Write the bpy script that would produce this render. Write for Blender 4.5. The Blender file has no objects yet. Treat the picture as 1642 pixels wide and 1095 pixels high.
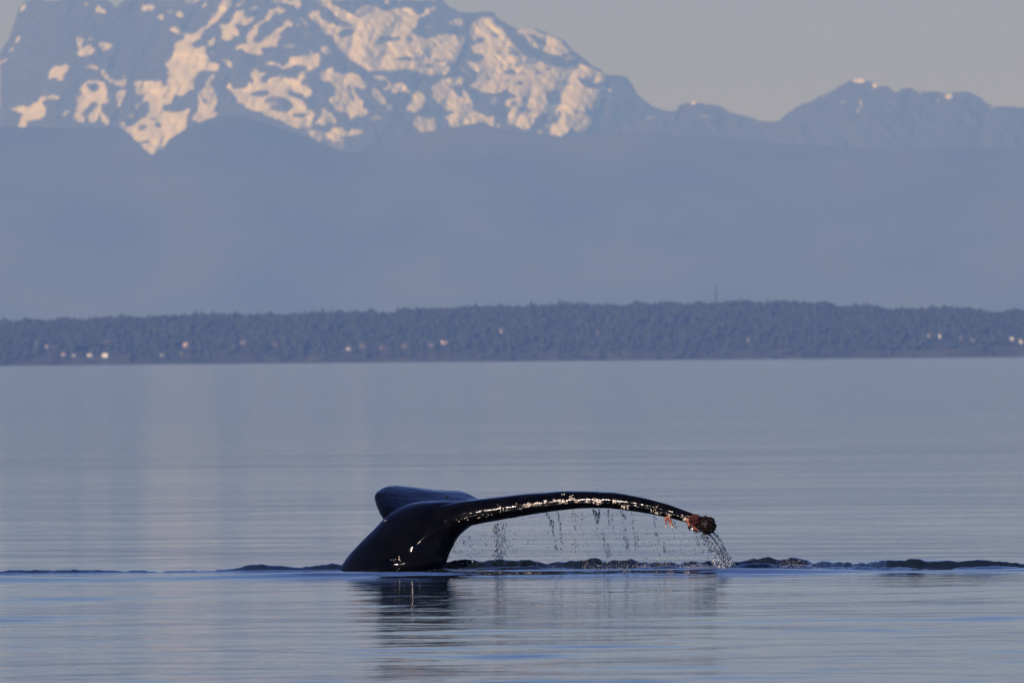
import bpy, bmesh, math, random
import numpy as np
from mathutils import Vector, Matrix
from mathutils.bvhtree import BVHTree
random.seed(7)
rng = np.random.default_rng(11)
scene = bpy.context.scene
C = scene.collection

# ------------------------------------------------------------------ camera, sky, sun, exposure
F_PX = 18500.0                       # focal length in pixels of the 1642 px wide photograph
CAM_H = 1.82
cam_d = bpy.data.cameras.new('camera')
cam_d.sensor_width = 36.0
cam_d.lens = F_PX * 36.0 / 1642.0
cam_d.clip_start = 1.0
cam_d.clip_end = 400000.0
cam_d.dof.use_dof = True
cam_d.dof.focus_distance = 99.4
cam_d.dof.aperture_fstop = 13.0
cam = bpy.data.objects.new('camera', cam_d)
C.objects.link(cam)
PITCH = 29.0 / F_PX
ROLL = -math.atan(14.0 / 1642.0)
M3 = (Matrix.Rotation(math.pi / 2 + PITCH, 3, 'X') @ Matrix.Rotation(ROLL, 3, 'Z'))
cam.matrix_world = Matrix.Translation((0, 0, CAM_H)) @ M3.to_4x4()
scene.camera = cam
MN = np.array(M3)

SUN_EL, SUN_AZ = math.radians(24.0), math.radians(214.0)     # azimuth clockwise from the view direction (+Y)
world = bpy.data.worlds.new('World')
scene.world = world
world.use_nodes = True
wn = world.node_tree.nodes
wl = world.node_tree.links
for n in list(wn): wn.remove(n)
sky = wn.new('ShaderNodeTexSky'); sky.sky_type = 'NISHITA'; sky.sun_disc = False
sky.sun_elevation = SUN_EL; sky.sun_rotation = SUN_AZ
sky.air_density = 0.8; sky.dust_density = 0.0; sky.ozone_density = 5.0
bg = wn.new('ShaderNodeBackground'); bg.inputs['Strength'].default_value = 0.069
wo = wn.new('ShaderNodeOutputWorld')
tint = wn.new('ShaderNodeMix'); tint.data_type = 'RGBA'; tint.blend_type = 'MULTIPLY'; tint.inputs['Factor'].default_value = 1.0
tint.inputs['B'].default_value = (0.765, 0.715, 1.29, 1)          # lavender cast of the hazy morning air
wl.new(sky.outputs[0], tint.inputs['A']); wl.new(tint.outputs['Result'], bg.inputs[0]); wl.new(bg.outputs[0], wo.inputs[0])

sd = bpy.data.lights.new('sun', 'SUN'); sd.energy = 4.7; sd.angle = math.radians(0.5); sd.color = (1.0, 0.895, 0.92)
sun = bpy.data.objects.new('sun', sd); C.objects.link(sun)
sdir = Vector((math.sin(SUN_AZ) * math.cos(SUN_EL), math.cos(SUN_AZ) * math.cos(SUN_EL), math.sin(SUN_EL)))
sun.rotation_euler = sdir.to_track_quat('Z', 'Y').to_euler()
sun.location = (0, 0, 50)

scene.view_settings.view_transform = 'Standard'
scene.view_settings.look = 'None'
scene.view_settings.exposure = 0.0
scene.view_settings.gamma = 1.0
scene.view_settings.use_curve_mapping = False

HAZE_DENSITY = 6.8e-5
HAZE_COLOR = (0.205, 0.40, 1.0)

# ------------------------------------------------------------------ helpers
def P(px, py, depth):
    """point at a given distance along +Y that the photograph shows at pixel px, py"""
    d = M3 @ Vector(((px - 821.0) / F_PX, (547.5 - py) / F_PX, -1.0))
    k = depth / d.y
    return Vector((d.x * k, depth, CAM_H + d.z * k))

def PN(px, py, depth):
    v = np.stack([(px - 821.0) / F_PX, (547.5 - py) / F_PX, -np.ones_like(px)], -1) @ MN.T
    k = depth / v[..., 1]
    out = v * k[..., None]
    out[..., 2] += CAM_H
    return out

def hash2(ix, iy, seed):
    h = (ix.astype(np.int64) * 374761393 + iy.astype(np.int64) * 668265263 + seed * 2147483647) & 0xffffffff
    h = ((h ^ (h >> 13)) * 1274126177) & 0xffffffff
    return ((h ^ (h >> 16)) & 0xffff) / 65535.0

def vnoise(x, y, seed=0):
    x = np.asarray(x, float); y = np.asarray(y, float)
    ix = np.floor(x); iy = np.floor(y)
    fx = x - ix; fy = y - iy
    fx = fx * fx * fx * (fx * (fx * 6 - 15) + 10); fy = fy * fy * fy * (fy * (fy * 6 - 15) + 10)
    a = hash2(ix, iy, seed); b = hash2(ix + 1, iy, seed)
    c = hash2(ix, iy + 1, seed); d = hash2(ix + 1, iy + 1, seed)
    return (a + (b - a) * fx) + ((c + (d - c) * fx) - (a + (b - a) * fx)) * fy

def fbm(x, y, octv=4, seed=0, gain=0.5):
    s = 0; a = 1.0; t = 0
    for o in range(octv):
        s = s + a * (vnoise(x * 2 ** o + 17.3 * o, y * 2 ** o + 9.1 * o, seed + o) - 0.5); t += a; a *= gain
    return s / t * 2

def ridged(x, y, octv=4, seed=0):
    s = 0; a = 1.0; t = 0
    for o in range(octv):
        s = s + a * (1 - np.abs(2 * vnoise(x * 2 ** o + 5.3 * o, y * 2 ** o, seed + o) - 1)); t += a; a *= 0.5
    return s / t

def mesh_obj(name, verts, faces, mat=None, parent=None, smooth=False):
    me = bpy.data.meshes.new(name)
    me.from_pydata([tuple(v) for v in verts], [], faces)
    me.update()
    if smooth: me.polygons.foreach_set('use_smooth', [True] * len(me.polygons))
    if mat: me.materials.append(mat)
    o = bpy.data.objects.new(name, me); C.objects.link(o)
    if parent: o.parent = parent
    return o

def grid_mesh(name, pts, mat, smooth=True):
    """pts: rows x cols x 3 numpy array"""
    R, K = pts.shape[:2]
    me = bpy.data.meshes.new(name)
    me.vertices.add(R * K)
    me.vertices.foreach_set('co', pts.reshape(-1).astype(np.float32))
    idx = np.arange(R * K).reshape(R, K)
    q = np.stack([idx[:-1, :-1], idx[:-1, 1:], idx[1:, 1:], idx[1:, :-1]], -1).reshape(-1, 4)
    n = len(q)
    me.loops.add(n * 4); me.loops.foreach_set('vertex_index', q.reshape(-1).astype(np.int32))
    me.polygons.add(n)
    me.polygons.foreach_set('loop_start', (np.arange(n) * 4).astype(np.int32))
    me.polygons.foreach_set('loop_total', np.full(n, 4, np.int32))
    me.update(calc_edges=True)
    me.polygons.foreach_set('use_smooth', [smooth] * n)
    me.materials.append(mat)
    o = bpy.data.objects.new(name, me); C.objects.link(o)
    return o

def interp(pts, x):
    a = np.array(pts, float)
    return np.interp(x, a[:, 0], a[:, 1])

def tag(o, label=None, cat=None, group=None, kind=None):
    if label: o['label'] = label
    if cat: o['category'] = cat
    if group: o['group'] = group
    if kind: o['kind'] = kind
    return o

def empty(name, loc):
    o = bpy.data.objects.new(name, None); C.objects.link(o); o.location = loc
    o.empty_display_size = 0.1
    return o

def new_mat(name, base=(0.5, 0.5, 0.5), rough=0.5, **kw):
    m = bpy.data.materials.new(name); m.use_nodes = True
    b = m.node_tree.nodes['Principled BSDF']
    b.inputs['Base Color'].default_value = (*base, 1)
    b.inputs['Roughness'].default_value = rough
    for k, v in kw.items():
        b.inputs[k.replace('_', ' ')].default_value = v
    return m, b

def noise_colour(m, b, c1, c2, scale, detail=4, lo=0.35, hi=0.65, coord='Object'):
    nt = m.node_tree
    tc = nt.nodes.new('ShaderNodeTexCoord'); nz = nt.nodes.new('ShaderNodeTexNoise')
    nz.inputs['Scale'].default_value = scale; nz.inputs['Detail'].default_value = detail
    cr = nt.nodes.new('ShaderNodeValToRGB')
    cr.color_ramp.elements[0].position = lo; cr.color_ramp.elements[1].position = hi
    cr.color_ramp.elements[0].color = (*c1, 1); cr.color_ramp.elements[1].color = (*c2, 1)
    nt.links.new(tc.outputs[coord], nz.inputs['Vector']); nt.links.new(nz.outputs[0], cr.inputs[0])
    nt.links.new(cr.outputs[0], b.inputs['Base Color'])
    return nz, cr

# ------------------------------------------------------------------ materials
m_sea, b_sea = new_mat('sea_water', (0.010, 0.017, 0.026), 0.05, IOR=1.333)
nt = m_sea.node_tree
tc = nt.nodes.new('ShaderNodeTexCoord')
mp = nt.nodes.new('ShaderNodeMapping'); mp.inputs['Scale'].default_value = (0.8, 1.0, 1.0)
nz = nt.nodes.new('ShaderNodeTexNoise'); nz.inputs['Scale'].default_value = 2.6; nz.inputs['Detail'].default_value = 3
bp = nt.nodes.new('ShaderNodeBump'); bp.inputs['Strength'].default_value = 1.0; bp.inputs['Distance'].default_value = 0.007
nt.links.new(tc.outputs['Object'], mp.inputs[0]); nt.links.new(mp.outputs[0], nz.inputs['Vector'])
nt.links.new(nz.outputs[0], bp.inputs['Height']); nt.links.new(bp.outputs[0], b_sea.inputs['Normal'])
# the light breeze further out ruffles the surface: calm water near the whale, rougher offshore
sx = nt.nodes.new('ShaderNodeSeparateXYZ'); mrr = nt.nodes.new('ShaderNodeMapRange')
mrr.inputs['From Min'].default_value = 100; mrr.inputs['From Max'].default_value = 400; mrr.inputs['To Min'].default_value = 0.05; mrr.inputs['To Max'].default_value = 0.10
mr2 = nt.nodes.new('ShaderNodeMapRange'); mr2.inputs['From Min'].default_value = 103; mr2.inputs['From Max'].default_value = 350; mr2.inputs['To Min'].default_value = 0.007; mr2.inputs['To Max'].default_value = 0.024
nt.links.new(tc.outputs['Object'], sx.inputs[0]); nt.links.new(sx.outputs['Y'], mrr.inputs[0]); nt.links.new(sx.outputs['Y'], mr2.inputs[0]); nt.links.new(mr2.outputs[0], bp.inputs['Distance']); nt.links.new(mrr.outputs[0], b_sea.inputs['Roughness'])

m_skin, b_skin = new_mat('wet_whale_skin', (0.002, 0.002, 0.003), 0.16, IOR=1.21)
nz1, cr1 = noise_colour(m_skin, b_skin, (0.0010, 0.0010, 0.0014), (0.0035, 0.0030, 0.0028), 6.0, 6)
nt = m_skin.node_tree
nz = nt.nodes.new('ShaderNodeTexNoise'); nz.inputs['Scale'].default_value = 26; nz.inputs['Detail'].default_value = 4
tc = nt.nodes.new('ShaderNodeTexCoord')
bp = nt.nodes.new('ShaderNodeBump'); bp.inputs['Strength'].default_value = 0.40; bp.inputs['Distance'].default_value = 0.004
nt.links.new(tc.outputs['Object'], nz.inputs['Vector'])
nt.links.new(nz.outputs[0], bp.inputs['Height']); nt.links.new(bp.outputs[0], b_skin.inputs['Normal'])
nr = nt.nodes.new('ShaderNodeTexNoise'); nr.inputs['Scale'].default_value = 9
mr = nt.nodes.new('ShaderNodeMapRange'); mr.inputs['From Min'].default_value = 0.3; mr.inputs['From Max'].default_value = 0.7
mr.inputs['To Min'].default_value = 0.05; mr.inputs['To Max'].default_value = 0.17
nt.links.new(tc.outputs['Object'], nr.inputs['Vector']); nt.links.new(nr.outputs[0], mr.inputs[0]); nt.links.new(mr.outputs[0], b_skin.inputs['Roughness'])

m_barn, b_barn = new_mat('barnacle_shell', (0.7, 0.62, 0.48), 0.25)
noise_colour(m_barn, b_barn, (0.16, 0.10, 0.06), (0.85, 0.76, 0.62), 38.0, 3, 0.38, 0.60)
m_stalk, b_stalk = new_mat('barnacle_stalk', (0.30, 0.06, 0.03), 0.35)
noise_colour(m_stalk, b_stalk, (0.12, 0.025, 0.016), (0.38, 0.12, 0.05), 45.0)
m_brown, b_brown = new_mat('brown_growth', (0.012, 0.006, 0.005), 0.45, IOR=1.3)
noise_colour(m_brown, b_brown, (0.002, 0.001, 0.001), (0.016, 0.006, 0.004), 40.0)
m_foam, b_foam = new_mat('foam', (0.48, 0.45, 0.40), 0.35)
m_drop, b_drop = new_mat('water_drop', (0.55, 0.62, 0.70), 0.02, IOR=1.333)
b_drop.inputs['Transmission Weight'].default_value = 0.85
m_dropd, b_dropd = new_mat('water_drop_dark', (0.05, 0.065, 0.09), 0.04, IOR=1.333)  # dark look of refracting drops put into the base colour
b_dropd.inputs['Transmission Weight'].default_value = 0.4

# mountains
m_snow, b_snow = new_mat('snow_and_rock', rough=0.8)
nt = m_snow.node_tree
at = nt.nodes.new('ShaderNodeAttribute'); at.attribute_name = 'snow'
tc = nt.nodes.new('ShaderNodeTexCoord'); nz = nt.nodes.new('ShaderNodeTexNoise')
nz.inputs['Scale'].default_value = 0.03; nz.inputs['Detail'].default_value = 5
nt.links.new(tc.outputs['Object'], nz.inputs['Vector'])
ad = nt.nodes.new('ShaderNodeMath'); ad.operation = 'MULTIPLY_ADD'; ad.inputs[1].default_value = 0.35
nt.links.new(nz.outputs[0], ad.inputs[0]); nt.links.new(at.outputs['Fac'], ad.inputs[2])
mr = nt.nodes.new('ShaderNodeMapRange'); mr.inputs['From Min'].default_value = 0.40; mr.inputs['From Max'].default_value = 0.95
mr.inputs['To Min'].default_value = 0; mr.inputs['To Max'].default_value = 1
nt.links.new(ad.outputs[0], mr.inputs[0])
mx = nt.nodes.new('ShaderNodeMix'); mx.data_type = 'RGBA'
mx.inputs['A'].default_value = (0.045, 0.045, 0.05, 1); mx.inputs['B'].default_value = (0.73, 0.76, 0.86, 1)
nt.links.new(mr.outputs[0], mx.inputs['Factor']); nt.links.new(mx.outputs['Result'], b_snow.inputs['Base Color'])

m_hill, b_hill = new_mat('forested_hillside', rough=0.95)
noise_colour(m_hill, b_hill, (0.018, 0.028, 0.020), (0.075, 0.078, 0.050), 0.0022, 8, 0.3, 0.7)
m_shore, b_shore = new_mat('island_ground', rough=0.95)
noise_colour(m_shore, b_shore, (0.025, 0.032, 0.018), (0.07, 0.07, 0.035), 0.03, 5)
m_tree, b_tree = new_mat('forest_foliage', rough=0.9)
nt = m_tree.node_tree
at = nt.nodes.new('ShaderNodeAttribute'); at.attribute_name = 'leaf'
cr = nt.nodes.new('ShaderNodeValToRGB')
cr.color_ramp.elements[0].color = (0.018, 0.028, 0.017, 1); cr.color_ramp.elements[1].color = (0.034, 0.042, 0.024, 1)
nt.links.new(at.outputs['Fac'], cr.inputs[0]); nt.links.new(cr.outputs[0], b_tree.inputs['Base Color'])

# ------------------------------------------------------------------ haze over the whole place
def make_haze():
    x0, x1, y0, y1, z0, z1 = -30000, 30000, -6000, 56000, -30, 1650
    v = [(x, y, z) for z in (z0, z1) for y in (y0, y1) for x in (x0, x1)]
    f = [(0, 2, 3, 1), (4, 5, 7, 6), (0, 1, 5, 4), (2, 6, 7, 3), (0, 4, 6, 2), (1, 3, 7, 5)]
    m = bpy.data.materials.new('haze'); m.use_nodes = True
    n = m.node_tree.nodes
    for k in list(n): n.remove(k)
    out = n.new('ShaderNodeOutputMaterial'); vol = n.new('ShaderNodeVolumePrincipled')
    vol.inputs['Color'].default_value = (*HAZE_COLOR, 1)
    vol.inputs['Absorption Color'].default_value = (1, 1, 1, 1)
    vol.inputs['Density'].default_value = HAZE_DENSITY
    m.node_tree.links.new(vol.outputs[0], out.inputs['Volume'])
    o = mesh_obj('haze', v, f, m)
    tag(o, kind='stuff', label='pale blue morning haze over the water and mountains', cat='haze')
make_haze()

# ------------------------------------------------------------------ sea
RIDGE_TOP = [(-400, 914), (0, 914), (75, 912.5), (130, 912), (200, 914), (300, 914), (340, 913.5), (370, 911), (400, 905), (415, 903),
             (440, 904.5), (480, 908), (500, 905), (530, 902), (545, 904), (600, 904), (700, 900), (720, 899), (760, 896.5), (800, 899.5), (830, 899),
             (870, 902), (900, 901), (930, 899.5), (960, 898.5), (1000, 899), (1040, 898.5), (1080, 896.5), (1120, 896),
             (1170, 896), (1200, 893.5), (1230, 893), (1250, 896.5), (1265, 893), (1285, 897), (1300, 900),
             (1330, 901.5), (1400, 901), (1440, 897), (1470, 899), (1500, 901), (1550, 896.5), (1600, 897), (1642, 899.5), (2100, 900)]
def build_sea():
    hor = 576.5
    rows = []
    py = 1180.0
    while py > 577.6:
        d = CAM_H * F_PX / (py - hor)
        rows.append(d)
        step = 0.9 if py > 640 else (0.6 if py > 590 else 0.3)
        py -= step
    rows = [2, 6, 12, 20, 28, 36, 44, 50] + rows + [40000, 60000, 110000]
    rows = [r for r in rows if not (95.5 < r < 103.5)] + list(np.arange(95.5, 97.7, 0.055)) + list(np.arange(97.7, 101.1, 0.028)) + list(np.arange(101.1, 103.5, 0.06))
    rows = np.array(sorted(rows))
    inner = (np.arange(-160, 1803, 2.6) - 821.0) / F_PX
    outer = []
    t = inner[-1]; s = 2.6 / F_PX
    while t < 9.0:
        s *= 1.16; t += s; outer.append(t)
    tn = np.array([-o for o in outer[::-1]] + list(inner) + outer)
    D, T = np.meshgrid(rows, tn, indexing='ij')
    X = D * T; Y = D.copy()
    dr = np.gradient(rows)[:, None] + 0 * T
    dc = np.gradient(tn)[None, :] * D
    Z = np.zeros_like(X); ZS = np.zeros_like(X)
    r = random.Random(5)
    # long slow waves and short ripples, each faded out where the mesh is too coarse for it
    for lam_lo, lam_hi, slope, n in ((0.45, 1.1, 0.0075, 26), (1.1, 2.2, 0.0060, 26), (2.2, 5.0, 0.0032, 20), (5.0, 14.0, 0.0017, 14), (14.0, 45.0, 0.0014, 14), (45, 160, 0.0008, 12)):
        for i in range(n):
            lam = math.exp(r.uniform(math.log(lam_lo), math.log(lam_hi)))
            th = r.gauss(math.pi / 2, 0.75)
            kx = math.cos(th) * 2 * math.pi / lam; ky = math.sin(th) * 2 * math.pi / lam
            ph = r.uniform(0, 6.28)
            a = slope * lam / 6.283 / math.sqrt(n) * 2.0
            fade = np.clip((lam / dr - 3.0) / 3.0, 0, 1) * np.clip((lam / dc - 3.0) / 3.0, 0, 1)
            if fade.max() == 0: continue
            if lam < 2.6: ZS += a * fade * np.sin(kx * X + ky * Y + ph)
            else: Z += a * fade * np.sin(kx * X + ky * Y + ph)
    # calm and ruffled patches
    patch = 0.65 + 0.75 * vnoise(X / 6.0, Y / 18.0, 3) * (0.4 + vnoise(X / 2.0, Y / 5.0, 4))
    Z = patch * (Z + ZS * (0.95 + 1.2 * np.clip((vnoise(X / 0.9, Y / 3.2, 6) - 0.68) * 4, 0, 1)))
    # swell in front of the whale and the churned water it has left
    pxs = 821.0 + X / Y * F_PX
    near = (rows > 90) & (rows < 110)
    w = near[:, None]
    left = np.clip((500 - pxs) / 200.0, 0, 1); right = np.clip((pxs - 1230) / 160.0, 0, 1)
    wob = 0.16 * (vnoise(X / 2.2, X * 0 + 3.3, 8) - 0.5)
    amp = 0.036 + 0.010 * (vnoise(X / 1.6, X * 0 + 1.3, 9)) - 0.008 * left - 0.020 * right
    sw = amp * np.exp(-((Y - (97.4 - 0.3 * left) - wob) / (0.33 + 0.35 * left)) ** 2)
    sw += 0.012 * np.exp(-((Y - 96.75 - wob) / 0.10) ** 2) * np.exp(-((pxs - 1075) / 60) ** 2)
    calm = 1 - 0.74 * np.exp(-np.abs((Y - 95.5) / np.where(Y < 95.5, 4.0, 4.0)) ** 3) * (1 - 0.5 * left)
    Z = Z * calm
    Z = np.where(w, Z + sw, Z)
    yc = 100.25 - 2.0 * np.clip((pxs - 1290) / 130.0, 0, 1) + 0.35 * (vnoise(X / 1.1, X * 0 + 7.7, 12) - 0.5)
    top = interp(RIDGE_TOP, pxs) + 1.6 * fbm(pxs / 14.0, X * 0 + 2.0, 3, 21)
    ztop = PN(pxs, top, yc)[..., 2]
    ztop = np.maximum(ztop, 0.0)
    rough = np.clip((pxs - 700) / 60, 0, 1) * np.clip((1330 - pxs) / 60, 0.45, 1)
    prof = np.exp(-np.abs((Y - yc) / np.where(Y < yc, 0.14 - 0.04 * right, 0.35)) ** 1.6) + 0.42 * np.exp(-((Y - yc + 0.42) / 0.13) ** 2) * (0.3 + vnoise(X / 0.45, X * 0 + 4.4, 15))
    chop = 0.045 * fbm(X / 0.30, Y / 0.30, 4, 31) + 0.026 * fbm(X / 0.10, Y / 0.12, 2, 37)
    zr = ztop * prof * (1 + 0.35 * fbm(X / 0.6, Y / 0.35, 3, 41) * np.clip(np.abs(Y - yc) * 4, 0, 1)) + chop * (0.25 + 0.75 * rough) * prof * np.clip(ztop / 0.05, 0, 1)
    Z = np.where(w, Z + np.maximum(zr, -0.02), Z)
    pts = np.stack([X, Y, Z], -1)
    o = grid_mesh('sea', pts, m_sea)
    return tag(o, kind='structure')
sea = build_sea()
_dg = bpy.context.evaluated_depsgraph_get()
sea_bvh = None
def water_z(x, y):
    global sea_bvh
    if sea_bvh is None:
        sea_bvh = BVHTree.FromObject(sea, bpy.context.evaluated_depsgraph_get())
    h = sea_bvh.ray_cast(Vector((x, y, 5)), Vector((0, 0, -1)))
    return (h[0].z, h[1]) if h[0] is not None else (0.0, Vector((0, 0, 1)))

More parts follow.
